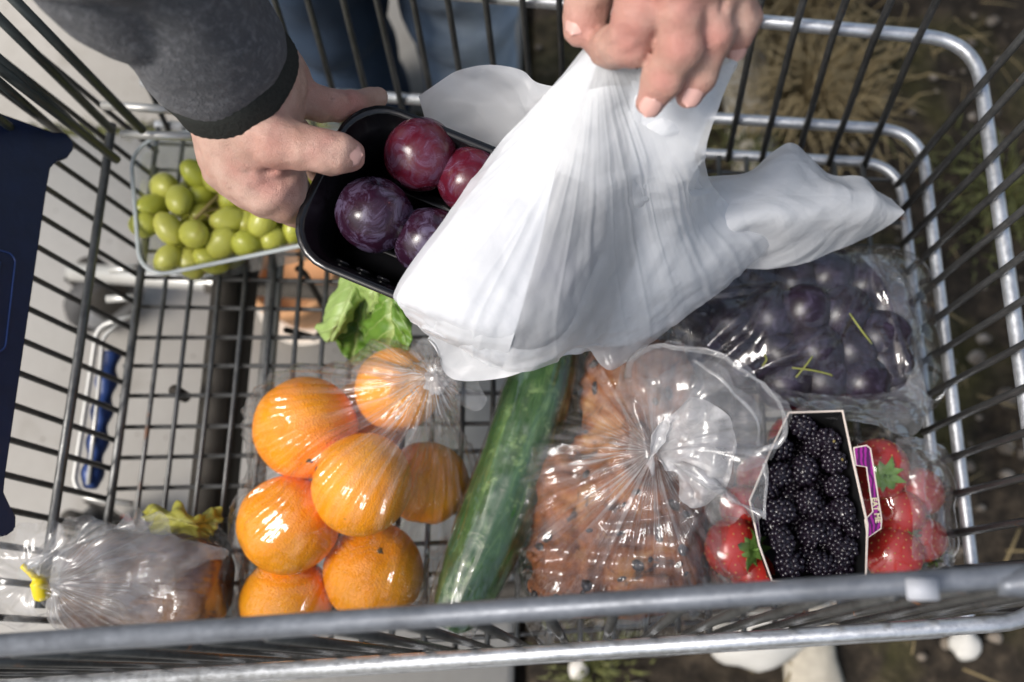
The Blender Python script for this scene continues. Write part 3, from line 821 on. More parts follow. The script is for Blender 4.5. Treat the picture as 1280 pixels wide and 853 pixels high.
leaf(lg, [[(-0.1742, 0.2696, 0.1000), (-0.1679, 0.2650, 0.1050), (-0.1570, 0.2611, 0.1050)], [(-0.1775, 0.2577, 0.0980), (-0.1596, 0.2510, 0.1120), (-0.1496, 0.2461, 0.1080)], [(-0.1705, 0.2504, 0.0900), (-0.1577, 0.2425, 0.1080), (-0.1497, 0.2403, 0.1000)], [(-0.1660, 0.2399, 0.0800), (-0.1611, 0.2352, 0.0900), (-0.1566, 0.2401, 0.0900)]], M['leaf_pale'], .003, 2)
leaf(lg, [[(-0.1581, 0.2630, 0.1000), (-0.1485, 0.2559, 0.1100), (-0.1345, 0.2464, 0.1100)], [(-0.1618, 0.2465, 0.0900), (-0.1448, 0.2367, 0.1120), (-0.1292, 0.2261, 0.1120)], [(-0.1641, 0.2291, 0.0800), (-0.1435, 0.2179, 0.1080), (-0.1268, 0.2081, 0.1080)], [(-0.1678, 0.2099, 0.0750), (-0.1486, 0.2029, 0.0900), (-0.1323, 0.2025, 0.0950)]], M['leaf'], .005, 3)
leaf(lg, [[(-0.1832, 0.2617, 0.0700), (-0.1756, 0.2653, 0.0600), (-0.1629, 0.2651, 0.0600)], [(-0.1914, 0.2417, 0.0620), (-0.1799, 0.2430, 0.0520), (-0.1626, 0.2404, 0.0550)], [(-0.1972, 0.2275, 0.0600), (-0.1831, 0.2259, 0.0500), (-0.1666, 0.2210, 0.0550)], [(-0.1982, 0.2236, 0.0600), (-0.1858, 0.2084, 0.0500), (-0.1672, 0.2094, 0.0550)]], M['leaf'], .004, 4)
leaf(lg, [[(-0.1744, 0.2598, 0.0750), (-0.1658, 0.2560, 0.0850), (-0.1592, 0.2581, 0.0700)], [(-0.1764, 0.2434, 0.0700), (-0.1684, 0.2399, 0.0800), (-0.1617, 0.2420, 0.0660)], [(-0.1747, 0.2305, 0.0660), (-0.1699, 0.2279, 0.0700), (-0.1643, 0.2291, 0.0620)], [(-0.1710, 0.2195, 0.0600), (-0.1693, 0.2182, 0.0620), (-0.1671, 0.2201, 0.0580)]], M['leaf'], .003, 5)
leaf(lg, [[(-0.1827, 0.2711, 0.0900), (-0.1793, 0.2756, 0.0850), (-0.1742, 0.2762, 0.0800)], [(-0.1819, 0.2652, 0.0920), (-0.1781, 0.2659, 0.0900), (-0.1751, 0.2677, 0.0850)], [(-0.1827, 0.2608, 0.0900), (-0.1802, 0.2608, 0.0900), (-0.1778, 0.2607, 0.0900)]], M['leaf'], .002, 6)
yl = tag(empty('yellow_leaf', (0, 0, 0)), 'limp yellow-green leaf poking out beside the bagged loaf', 'leaf')
leaf(yl, [[(-0.3321, 0.0905, 0.0620), (-0.3234, 0.0810, 0.0680), (-0.3234, 0.0720, 0.0600)], [(-0.3085, 0.0948, 0.0700), (-0.2983, 0.0816, 0.0880), (-0.3031, 0.0688, 0.0700)], [(-0.2878, 0.0894, 0.0720), (-0.2824, 0.0795, 0.0830), (-0.2868, 0.0660, 0.0650)], [(-0.2813, 0.0930, 0.0620), (-0.2777, 0.0812, 0.0680), (-0.2839, 0.0705, 0.0550)], [(-0.2731, 0.0892, 0.0550), (-0.2724, 0.0822, 0.0600), (-0.2800, 0.0733, 0.0500)]], M['leaf_yellow'], .008, 9, 60, 50)

# ================================================================ bread with seeds
BC = A(*(0.0047, 0.1183, 0.0400))
def sdf_bread(p):
    d = rbox(p, A(.019, .082, .040), A(.062, .060, .036), .030)
    d = smin(d, rbox(p, A(.036, .165, .038), A(.042, .060, .032), .028), .02)
    q = p * A(1, 1.35, 1)
    lum = .0052 * np.abs(vnoise(q * 42, 4)) + .0035 * vnoise(q * 85, 6) + .0014 * vnoise(p * 210, 8)
    rid = .0060 * np.abs(vnoise(p * A(14, 24, 20) + 3.7, 12)) ** .7
    return d - lum - rid + .005
V, Q = surface_nets(sdf_bread, (-.065, .008, -.004), (.105, .242, .10), .0022, 1)
br = tag(obj('bread', new_mesh('bread', V, Q, M['bread'])), 'craggy brown bread studded with dark seeds in a knotted clear bag', 'bread')
N_ = vert_normals(V, Q); rg = np.random.RandomState(3); cand = np.where(N_[:, 2] > .15)[0]
V0, F0 = ico(1, 1)
for i in rg.choice(cand, 46, False):
    s = rg.uniform(.0022, .0062); d = V0 * A(s, s * rg.uniform(.5, .8), s * .4)
    a = rg.uniform(0, 3.14); d = d @ np.array([[math.cos(a), -math.sin(a), 0], [math.sin(a), math.cos(a), 0], [0, 0, 1]])
    zax = Vector(N_[i]).to_track_quat('Z', 'Y').to_matrix(); d = d @ np.array(zax).T
    obj('seed', new_mesh('seed', d + V[i], F0, M['seed']), br)

# ================================================================ dark loaf by the rear
def sdf_loaf(p):
    d = rbox(p, A(-.328, .040, .046), A(.058, .034, .040), .024)
    return d - .004 * vnoise(p * 36, 5) - .0015 * vnoise(p * 120, 7)
V, Q = surface_nets(sdf_loaf, (-.395, -.008, -.004), (-.255, .085, .098), .0025, 2)
tag(obj('loaf', new_mesh('loaf', V, Q, M['loaf'])), 'dark brown loaf in a clear bag closed with a yellow tie', 'loaf')

# ================================================================ damsons
def plum_mesh(name, mat, elong=1.0, sub=4, dim=.17):
    V, F = ico(1, sub); a = np.arctan2(V[:, 1], V[:, 0]); rr = np.hypot(V[:, 0], V[:, 1])
    top = np.exp(-(rr / .30) ** 2) * (V[:, 2] > 0)
    s = 1 - .035 * np.exp(-(a / .22) ** 2) * rr - dim * top * np.exp(-(rr / .2) ** 2)
    V = V * s[:, None] * (1 + .028 * fbm(V * 1.3, 2, 8))[:, None] * A(1, 1, elong); return new_mesh(name, V, F, mat)
ME_DM = plum_mesh('damson', M['damson'], 1.15, 3, .04)
rg = np.random.RandomState(12)
M['drystalk'] = plain('fruit_stalk', (.24, .25, .06), .7, 0, .3, 60)
dps = [(0.0793, 0.2412, 0.0480), (0.1020, 0.2590, 0.0520), (0.1281, 0.2683, 0.0540), (0.1541, 0.2684, 0.0560), (0.1805, 0.2706, 0.0560), (0.2073, 0.2678, 0.0520), (0.2231, 0.2478, 0.0480), (0.0868, 0.2194, 0.0480), (0.1088, 0.2300, 0.0580), (0.1332, 0.2359, 0.0620), (0.1581, 0.2375, 0.0640), (0.1850, 0.2404, 0.0620), (0.2099, 0.2239, 0.0540),
       (0.1142, 0.2054, 0.0520), (0.1374, 0.2085, 0.0620), (0.1638, 0.2114, 0.0640), (0.1902, 0.2136, 0.0600), (0.2172, 0.2033, 0.0500), (0.1455, 0.1892, 0.0520), (0.1720, 0.1904, 0.0560), (0.1983, 0.1913, 0.0520), (0.2222, 0.1893, 0.0400)]
for i, p in enumerate(dps):
    p = A(*p) + rg.normal(size=3) * .0015
    o = obj('damson', ME_DM, None, tuple(p), tuple(rg.uniform(0, 6.3, 3)), rg.uniform(.0185, .0215))
    tag(o, 'dark blue-purple damson in the clear bag at the front of the trolley', 'plum', 'damsons in the clear bag')
for i in range(26):      # those below the top layer
    u, v_ = rg.uniform(.08, .93), rg.uniform(.1, .9)
    a = A(*(0.0709, 0.2492, 0.0200)) * (1 - u) + A(*(0.2380, 0.2793, 0.0200)) * u; b = A(*(0.0910, 0.2030, 0.0200)) * (1 - u) + A(*(0.2362, 0.1969, 0.0200)) * u
    p = a * (1 - v_) + b * v_
    o = obj('damson', ME_DM, None, (p[0], p[1], .022 + rg.rand() * .006), tuple(rg.uniform(0, 6.3, 3)), .0165)
    tag(o, 'dark blue-purple damson in the clear bag at the front of the trolley', 'plum', 'damsons in the clear bag')
for pts in ([(0.1862, 0.2320, 0.0830), (0.1928, 0.2195, 0.0840), (0.2013, 0.2105, 0.0780)], [(0.1457, 0.1854, 0.0800), (0.1528, 0.1937, 0.0840), (0.1579, 0.2004, 0.0830)], [(0.1428, 0.1917, 0.0830), (0.1564, 0.1895, 0.0840), (0.1688, 0.1876, 0.0800), (0.1714, 0.1869, 0.0780)], [(0.1241, 0.2010, 0.0840), (0.1247, 0.1969, 0.0860), (0.1223, 0.1933, 0.0820)]):
    V, F = tube(smooth_path(pts, 6), .0007, 6); tag(obj('fruit_stalk', new_mesh('fruit_stalk', V, F, M['drystalk'])), 'thin green fruit stalk lying among the bagged damsons', 'stalk', 'stalks among the damsons')

# ================================================================ strawberries
V, F = ico(1, 4); zt = V[:, 2]
V = V * np.interp(zt, [-1, -.5, 0, .6, 1], [.78, .86, 1.0, 1.02, .92])[:, None] * A(1, 1, 1.12); ME_SB = new_mesh('flesh', V, F, M['straw'])
mb = MB(); V0, F0 = ico(1, 1)
for i in range(120):
    z = 1 - 2 * (i + .5) / 120; a = i * 2.39996; r = math.sqrt(1 - z * z); d = A(r * math.cos(a), r * math.sin(a), z)
    s = np.interp(z, [-1, -.5, 0, .6, 1], [.78, .86, 1.0, 1.02, .92]); pos = d * s * A(1, 1, 1.12)
    mb.add(V0 * .032 + pos, F0)
ME_AC = mb.mesh('achenes', M['achene'])
mb = MB()
for i in range(9):
    a = i * 2 * math.pi / 9; L = .62 + .15 * math.sin(i * 2.7); ca, sa = math.cos(a), math.sin(a); tx = A(-sa, ca, 0)
    rows = []
    for t_, w_, h in ((0.05, .07, .02), (.3, .16, .06), (.65, .12, .03 + .1 * math.sin(i * 1.9)), (1.0, .005, -.02 + .2 * math.cos(i * 2.3))):
        c = A(ca, sa, 0) * t_ * L + A(0, 0, h); rows += [c - tx * w_, c + A(0, 0, .03), c + tx * w_]
    mb.add(np.array(rows) + A(0, 0, 1.03), [(r * 3 + c, r * 3 + c + 1, r * 3 + c + 4, r * 3 + c + 3) for r in range(3) for c in range(2)])
mb.add(*[(np.array(q) if j == 0 else q) for j, q in enumerate(tube([(0, 0, 1.0), (.03, 0, 1.2), (.1, .02, 1.36)], .05, 6))])
ME_CX = mb.mesh('calyx', M['calyx'])
SBS = [((0.2044, 0.1253, 0.0520), .0215, (.35, -.25, .4), 'strawberry with green star leaves up, beside the purple punnet flap'), ((0.2171, 0.0948, 0.0460), .018, (1.2, .9, 0), 'strawberry lying on its side between two larger ones by the front'),
       ((0.2106, 0.0665, 0.0480), .0205, (2.6, .5, 1), 'large strawberry pointing up near the near rim and the front'), ((0.2375, 0.1123, 0.0360), .018, (2, 1.2, 0), 'strawberry half hidden under crumpled film at the front end'),
       ((0.1908, 0.0954, 0.0400), .019, (1.5, .4, 2), 'strawberry tucked under the purple punnet flap'), ((0.2357, 0.0781, 0.0340), .017, (1, 2, 0), 'small strawberry under film in the bag corner at the front'),
       ((0.0983, 0.0689, 0.0500), .0215, (.55, .25, .9), 'strawberry with green leaves beside the bread side of the punnet'), ((0.1135, 0.0539, 0.0440), .0175, (2.4, -.4, 0), 'strawberry at the punnet corner next to the near rim'),
       ((0.1074, 0.0980, 0.0440), .0175, (1.8, .8, 1), 'strawberry just under the end of the frosty knotted film')]
for p, r, ro, l in SBS:
    o = tag(empty('strawberry', p, ro), l, 'strawberry', 'strawberries in the clear bag'); o.scale = (r, r, r)
    obj('flesh', ME_SB, o); tag(obj('achenes', ME_AC, o), kind='stuff'); obj('calyx', ME_CX, o)
rg = np.random.RandomState(33)
for i, (x, y) in enumerate(((.125, .12), (.155, .115), (.135, .075), (.165, .07), (.15, .15))):
    o = tag(empty('strawberry', (x, y, .024), tuple(rg.uniform(0, 6, 3))), 'strawberry hidden beneath the blackberry punnet', 'strawberry', 'strawberries under the punnet'); o.scale = (.019,) * 3
    obj('flesh', ME_SB, o); tag(obj('achenes', ME_AC, o), kind='stuff')

# ================================================================ blackberry punnet
pu = tag(empty('blackberry_punnet', (0, 0, 0)), 'black card punnet with pale edge and purple printed flap, on the strawberries', 'punnet')
rimp = np.array([(0.1342, 0.1542, 0.1040), (0.1700, 0.1552, 0.1040), (0.1744, 0.1191, 0.1040), (0.1798, 0.0788, 0.1040), (0.1759, 0.0460, 0.1040), (0.1450, 0.0402, 0.1040), (0.1161, 0.0419, 0.1040), (0.1092, 0.0649, 0.1040), (0.1046, 0.0943, 0.1040), (0.1197, 0.1267, 0.1040)])
cen = rimp.mean(0); bot = cen + (rimp - cen) * A(.80, .86, 1); bot[:, 2] = .052
m = len(rimp); inn = cen + (rimp - cen) * A(.985, .99, 1); inb = cen + (bot - cen) * A(.97, .98, 1); inb[:, 2] = .054
V = np.vstack([rimp, bot, inn, inb]); F = []
for j in range(m):
    k_ = (j + 1) % m
    F += [(j, k_, m + k_, m + j), (2 * m + k_, 2 * m + j, 3 * m + j, 3 * m + k_), (j, 2 * m + j, 2 * m + k_, k_)]
F += [tuple(range(m, 2 * m)), tuple(range(3 * m, 4 * m))[::-1]]
obj('card_wall', new_mesh('card_wall', V, F, M['card'], False), pu)
path = np.vstack([rimp, rimp[:1]]) + A(0, 0, .0004); V, F = tube(path, .0008, 5, False)
obj('card_edge', new_mesh('card_edge', V, F, M['card_edge'], False), pu)
def flap(pts, name, mat, th=.0008):
    P = np.array(pts, float); mm = len(P); V = np.vstack([P, P - A(0, 0, th)])
    F = [tuple(range(mm)), tuple(range(mm, 2 * mm))[::-1]] + [(i, i + mm, (i + 1) % mm + mm, (i + 1) % mm) for i in range(mm)]
    o = obj(name, new_mesh(name, V, F, mat, False), pu)
    V, F = tube(np.vstack([P, P[:1]]) + A(0, 0, .0002), .00045, 5, False); obj('card_edge', new_mesh('card_edge', V, F, M['card_edge'], False), o)
    return o
fl = flap([(0.1755, 0.1300, 0.1035), (0.1840, 0.1316, 0.1035), (0.1864, 0.1294, 0.1035), (0.1871, 0.1192, 0.1035), (0.1894, 0.0821, 0.1035), (0.1884, 0.0764, 0.1035), (0.1791, 0.0701, 0.1035), (0.1786, 0.0820, 0.1035), (0.1842, 0.0873, 0.1035), (0.1827, 0.1170, 0.1035), (0.1760, 0.1181, 0.1035)], 'printed_flap', M['purple'])
flap([(0.1048, 0.0944, 0.1030), (0.1094, 0.0650, 0.1030), (0.1110, 0.0708, 0.0980), (0.1099, 0.0877, 0.0980)], 'printed_flap', M['purple'])
tc = bpy.data.curves.new('lettering', 'FONT'); tc.body = 'EAT ME'; tc.size = .0050; tc.align_x = 'CENTER'; tc.align_y = 'CENTER'; tc.extrude = .0001; tc.offset = .00012
to = bpy.data.objects.new('lettering', tc); COL.objects.link(to)
dg = bpy.context.evaluated_depsgraph_get(); tm = bpy.data.meshes.new_from_object(to.evaluated_get(dg)); bpy.data.objects.remove(to, do_unlink=True)
tm.materials.clear(); tm.materials.append(M['gold'])
a0 = A(*(0.1855, 0.0977, 0.1041)); a1 = A(*(0.1869, 0.0789, 0.1041)); dv = a1 - a0
obj('lettering', tm, fl, tuple((a0 + a1) / 2), (0, 0, math.atan2(dv[1], dv[0])))
def berry_mesh(seed):
    rg = np.random.RandomState(seed); mb = MB(); V0, F0 = ico(1, 2); n = 46
    for i in range(n):
        z = 1 - 2 * (i + .5) / n; a = i * 2.39996 + rg.normal() * .08; r = math.sqrt(1 - z * z)
        d = A(r * math.cos(a), r * math.sin(a), z) * A(.0068, .0068, .0082) * (1 + rg.normal() * .04)
        mb.add(V0 * .00188 * rg.uniform(.85, 1.15) + d, F0)
    mb.add(V0 * A(.0066, .0066, .008), F0)
    return mb.mesh('blackberry', M['blackberry'])
MBB = [berry_mesh(i) for i in range(4)]
V, F = ico(.0012, 1, (1, .8, .6)); ME_CORE = new_mesh('core', V, F, M['stem'])
BP = [(0.1453, 0.1463, 0.0940), (0.1620, 0.1396, 0.0940), (0.1616, 0.1230, 0.0970), (0.1297, 0.1293, 0.0900), (0.1445, 0.1152, 0.0950), (0.1273, 0.1135, 0.0920), (0.1636, 0.1042, 0.0960), (0.1428, 0.0965, 0.0970), (0.1238, 0.0893, 0.0940), (0.1658, 0.0891, 0.0970), (0.1261, 0.0698, 0.0980), (0.1446, 0.0736, 0.0930),
      (0.1682, 0.0651, 0.0960), (0.1288, 0.0522, 0.0970), (0.1520, 0.0526, 0.0950), (0.1666, 0.0531, 0.0900), (0.1543, 0.1352, 0.0880), (0.1535, 0.0894, 0.0860), (0.1581, 0.0721, 0.0880), (0.1200, 0.1053, 0.0880), (0.1744, 0.0785, 0.0880), (0.1438, 0.0574, 0.0860), (0.1220, 0.0812, 0.0860)]
rg = np.random.RandomState(6)
BP = [tuple(A(*p) + rg.normal(size=3) * .0011) for p in BP]
for i, p in enumerate(BP):
    o = obj('blackberry', MBB[i % 4], None, p, (rg.uniform(.2, 1.6), rg.uniform(-.6, .6), rg.uniform(0, 6.3)), (rg.uniform(.95, 1.15), rg.uniform(.95, 1.15), rg.uniform(.95, 1.2)))
    tag(o, 'glossy blackberry in the open black card punnet', 'blackberry', 'blackberries in the punnet')
    if i in (1, 2): o['label'] = ('blackberry with pale core showing, near the punnet corner by the damson bag', 'blackberry with pale core showing, next to the purple flap')[i - 1]; o.rotation_euler = (.25, -.15, i); obj('core', ME_CORE, o, (0, 0, .0102))
for i in range(34):
    u, v_ = rg.uniform(.12, .88), rg.uniform(.08, .92)
    a = inb[0] * (1 - u) + inb[1] * u; b = inb[6] * (1 - u) + inb[4] * u; p = a * (1 - v_) + b * v_
    o = obj('blackberry', MBB[i % 4], None, (p[0], p[1], .064 + rg.rand() * .012), tuple(rg.uniform(0, 6.3, 3)), 1.0)
    tag(o, 'glossy blackberry in the open black card punnet', 'blackberry', 'blackberries in the punnet')

# ================================================================ black tray with plums, held in the hand
ax = A(*(-0.0012, 0.1973, 0.2500)) - A(*(-0.1556, 0.2590, 0.2720)); Lt = np.linalg.norm(ax); ax /= Lt
ay = A(*(-0.1013, 0.3180, 0.2700)) - A(*(-0.1348, 0.2103, 0.2620)); ay -= ax * (ay @ ax); ay /= np.linalg.norm(ay); az = np.cross(ax, ay)
tc0 = A(*(-0.1556, 0.2590, 0.2720)) + ax * Lt / 2 + ay * .001
TM = Matrix(((ax[0], ay[0], az[0], tc0[0]), (ax[1], ay[1], az[1], tc0[1]), (ax[2], ay[2], az[2], tc0[2]), (0, 0, 0, 1)))
hx, hy = Lt / 2, .0525
tr_ = tag(empty('plum_tray'), 'black rounded plastic tray of plums held in the bare hand', 'tray'); tr_.matrix_world = TM
V, F = loft([(hx, hy, .028, -.004), (hx + .0005, hy + .0005, .0285, -.001), (hx, hy, .028, .0), (hx - .0035, hy - .0035, .0255, .0), (hx - .0045, hy - .0045, .0245, -.0015), (hx - .0075, hy - .0075, .023, -.012),
             (hx - .0085, hy - .0085, .022, -.0125), (hx - .0125, hy - .0125, .018, -.034), (hx - .017, hy - .017, .014, -.038)])
o = obj('tray_wall', new_mesh('tray_wall', V, F, M['black_tray']), tr_)
md = o.modifiers.new('thickness', 'SOLIDIFY'); md.thickness = .0006
for s in (-1, 1):
    for i in range(9):
        V, F = box(-hx + .028 + i * .013, -hx + .036 + i * .013, s * (hy - .0105) - .001, s * (hy - .0105) + .001, -.033, -.013, .0006)
        obj('wall_rib', new_mesh('wall_rib', V, F, M['black_tray']), tr_)
V, F = loft([(hx - .03, hy - .03, .01, -.0362), (hx - .032, hy - .032, .009, -.0355), (hx - .036, hy - .036, .007, -.0362)], False); obj('floor_rib', new_mesh('floor_rib', V, F, M['black_tray']), tr_)
ME_PR = plum_mesh('plum', M['plum_red'], 1.0, 5); ME_PD = plum_mesh('plum', M['plum_dark'], .96, 5)
for p, r, ro, me, l in (((-0.0991, 0.2763, 0.2555), .0218, (1.9, .5, .3), ME_PR, 'shiny red plum next to the inner tray wall, paler than the rest'), ((-0.1250, 0.2390, 0.2550), .0228, (-.55, .62, .4), ME_PD, 'dark purple plum with dusty stalk hollow by the thumb'),
                        ((-0.0692, 0.2626, 0.2480), .0205, (1, 2, .3), ME_PR, 'deep red plum half covered by the white bag edge'), ((-0.0939, 0.2251, 0.2460), .0205, (2, 1, 1), ME_PD, 'dark plum peeking from under the white bag edge'),
                        ((-0.0494, 0.2282, 0.2390), .0205, (2, 1, 0), ME_PR, 'plum in the tray hidden beneath the white bag'), ((-0.0222, 0.2063, 0.2360), .0205, (1, 1, 2), ME_PD, 'plum at the tray end hidden under the white bag'), ((-0.0612, 0.2006, 0.2380), .0200, (2, 0, 2), ME_PD, 'dark plum under the white bag near the tray side')):
    tag(obj('plum', me, None, p, ro, r), l, 'plum', 'plums in the held tray')

# ================================================================ plastic film materials
def radial(k, cen, fa, fr):
    """noise streaks running out from a point, as on gathered film"""
    g = k.n('NewGeometry'); v = k.n('VectorMath', _operation='SUBTRACT'); k.put(v.inputs[0], g.outputs['Position']); v.inputs[1].default_value = cen
    s = k.n('SeparateXYZ'); k.put(s.inputs[0], v); a = k.math('ARCTAN2', s.outputs[1], s.outputs[0])
    l = k.n('VectorMath', _operation='LENGTH'); k.put(l.inputs[0], v)
    c = k.n('CombineXYZ'); k.put(c.inputs[0], k.math('MULTIPLY', a, fa)); k.put(c.inputs[1], k.math('MULTIPLY', l.outputs['Value'], fr)); k.put(c.inputs[2], k.math('MULTIPLY', s.outputs[2], 20.0))
    return k.noise(c, 1.0, 3, .6, .2)

def mat_film(name, haze=.04, rough=.06, refl=1.6, base=.035, cen=None, fine=30, bstr=.12, tint=(.985, .985, .985)):
    k = NT(name); v = k.co(); k.t.nodes.remove(k.b)
    h = k.noise(v, fine, 3, .5, 1.2)
    nb = k.bump(h, bstr, .0022)
    if cen is not None: nb = k.bump(radial(k, cen, 11.0, 7.0), .7, .004, nb)
    tr = k.n('BsdfTransparent'); tr.inputs[0].default_value = tint + (1,)
    gl = k.n('BsdfGlossy'); gl.inputs['Roughness'].default_value = rough; k.put(gl.inputs['Normal'], nb)
    df = k.n('BsdfDiffuse'); df.inputs[0].default_value = (.86, .86, .88, 1); k.put(df.inputs['Normal'], nb)
    tl = k.n('BsdfTranslucent'); tl.inputs[0].default_value = (.86, .86, .88, 1); k.put(tl.inputs['Normal'], nb)
    m0 = k.n('MixShader', Fac=.5); k.put(m0.inputs[1], df); k.put(m0.inputs[2], tl)
    hz = k.math('MULTIPLY', k.ramp(k.noise(v, 40, 4, .6, .8), [(.3, .35), (.75, 1.6)]), haze)
    if cen is not None:      # the gathered layers near the knot are milky
        g = k.n('NewGeometry'); vv = k.n('VectorMath', _operation='DISTANCE'); k.put(vv.inputs[0], g.outputs['Position']); vv.inputs[1].default_value = cen
        near = k.ramp(vv.outputs['Value'], [(.008, .9), (.035, .42), (.11, 0.0)]); stk = k.ramp(radial(k, cen, 16.0, 5.0), [(.42, .08), (.66, 1.0)])
        hz = k.math('ADD', hz, k.math('MULTIPLY', near, stk))
    m1 = k.n('MixShader'); k.put(m1.inputs[0], hz); k.put(m1.inputs[1], tr); k.put(m1.inputs[2], m0)
    fr = k.n('Fresnel', IOR=1.42); k.put(fr.inputs['Normal'], nb)
    f = k.math('MINIMUM', k.math('ADD', k.math('MULTIPLY', fr, refl), base), .30)
    m2 = k.n('MixShader'); k.put(m2.inputs[0], f); k.put(m2.inputs[1], m1); k.put(m2.inputs[2], gl); k.put(k.out.inputs[0], m2)
    return k.m
KN_O = (-0.1056, 0.1720, 0.1280); KN_B = (0.0416, 0.1241, 0.1180); KN_L = (-0.3766, 0.0363, 0.1120); KN_S = (0.2297, 0.1364, 0.0700)
M['film_orange'] = mat_film('clear_film_oranges', .016, .07, 1.8, .0, KN_O, 28)
M['film_bread'] = mat_film('clear_film_bread', .02, .05, 1.8, .02, KN_B, 28)
M['film_damson'] = mat_film('clear_film_damsons', .02, .06, 1.8, .02, None, 28)
M['film_straw'] = mat_film('clear_film_strawberries', .02, .06, 1.5, .01, None, 28)
M['film_cuke'] = mat_film('cucumber_shrink_wrap', .03, .11, 2.2, .04, None, 60, .3)
M['film_loaf'] = mat_film('clear_film_loaf', .035, .08, 1.6, .05, KN_L, 28)
M['frost'] = mat_film('crumpled_frosty_film', .17, .16, 1.1, .02, None, 35, .25)
M['frost2'] = mat_film('bunched_film', .5, .22, 1.0, .02, None, 40, .3)

M['knot'] = mat_film('tight_film_knot', .75, .25, .8, .0, None, 60, .5)

def mat_white_bag(name, ft, fc, al=.92):
    k = NT(name); v = k.co(); n = k.noise(v, 70, 4, .55, .6)
    nb = k.bump(n, .25, .0015)
    k.set(Base__Color=(al, al * 1.01, al * 1.035, 1), Roughness=.34, Specular__IOR__Level=.35, Normal=nb)
    tl = k.n('BsdfTranslucent'); tl.inputs[0].default_value = (.86, .87, .89, 1); k.put(tl.inputs['Normal'], nb)
    tr = k.n('BsdfTransparent'); m1 = k.n('MixShader', Fac=ft); k.put(m1.inputs[1], k.b); k.put(m1.inputs[2], tl)
    m2 = k.n('MixShader', Fac=fc); k.put(m2.inputs[1], m1); k.put(m2.inputs[2], tr); k.put(k.out.inputs[0], m2); return k.m
M['white_bag'] = mat_white_bag('white_bag_film', .42, .36)
M['white_layers'] = mat_white_bag('pressed_white_film_layers', .28, .04, .72)
obj('shrink_wrap', new_mesh('shrink_wrap', *CU_FILM, M['film_cuke']), cu)

# ================================================================ film wrapped round contents
def film_mesh(name, f, lo, hi, res, mat, amp, freq, seed, knot=None, sa=.0, relax=3, zmin=.0072, extra=None):
    V, Q = surface_nets(f, lo, hi, res, relax); N = vert_normals(V, Q)
    d = amp * (crumple(V, freq, 4, seed) * .5 + .6) + amp * .22 * crumple(V, freq * 2.6, 5, seed + 5)
    if knot is not None:
        q = V - A(*knot); th = np.arctan2(q[:, 1], q[:, 0]); r = np.linalg.norm(q, axis=1)
        st = np.abs(vnoise(np.stack([th * 11, r * 9, q[:, 2] * 14], 1), seed + 2))
        d = d + sa * st * np.clip(1.3 - r / .16, 0.1, 1)
    if extra is not None: d = d + extra(V)
    V = V + N * d[:, None]; V[:, 2] = np.maximum(V[:, 2], zmin)
    return new_mesh(name, V, Q, mat)

def ridges(segs, a, w_):
    """sharp raised folds of the film along given lines"""
    def f(V):
        d = np.zeros(len(V))
        for p, q in segs:
            p = A(*p)[:2]; q = A(*q)[:2]; b = q - p; h = np.clip(((V[:, :2] - p) @ b) / (b @ b), 0, 1)
            r = np.linalg.norm(V[:, :2] - p - h[:, None] * b, axis=1); d = np.maximum(d, a * np.clip(1 - r / w_, 0, 1))
        return d
    return f

def fan(center, bnd, nr, nc, bulge, amp, freq, seed, sa=.0015, jag=.04):
    """a gathered sheet spreading from a knot to a ragged outline"""
    B = smooth_path(bnd, 12); t = np.linspace(0, len(B) - 1, nc); i = np.minimum(t.astype(int), len(B) - 2); B = B[i] + (B[i + 1] - B[i]) * (t - i)[:, None]
    C = A(*center); r = np.linspace(.02, 1, nr)[:, None, None]
    jg = 1 + jag * crumple(B, 30, 4, seed + 9)[None, :, None]
    S = C + (B[None] - C) * r * (1 + (jg - 1) * r); S[..., 2] += bulge * np.sin(np.pi * np.clip(r[..., 0], 0, 1) ** .8)
    N = grid_normals(S); u = np.linspace(0, 1, nc)[None].repeat(nr, 0); rr = r[..., 0].repeat(nc, 1)
    st = vnoise(np.stack([u * nc / 9., rr * 2, u * 0], -1), seed); fold = vnoise(np.stack([u * nc / 30. + .6 * rr, rr * 3, u * 0 + 5], -1), seed + 1) * 1.4
    S = S + N * ((sa * (st * .25 + fold * .7) * np.clip(rr * 2.5, 0.2, 1)) + amp * (1.5 * crumple(S, freq * .5, 4, seed) + .45 * crumple(S, freq * 1.3, 5, seed + 2)) * rr)[..., None]
    return S.reshape(-1, 3), grid_faces(nr, nc)

def joined(name, pieces, mat, parent=None):
    V = []; F = []; n = 0
    for v, f in pieces: V.append(v); F.append(np.asarray(f) + n); n += len(v)
    return obj(name, new_mesh(name, np.concatenate(V), np.concatenate(F), mat), parent)

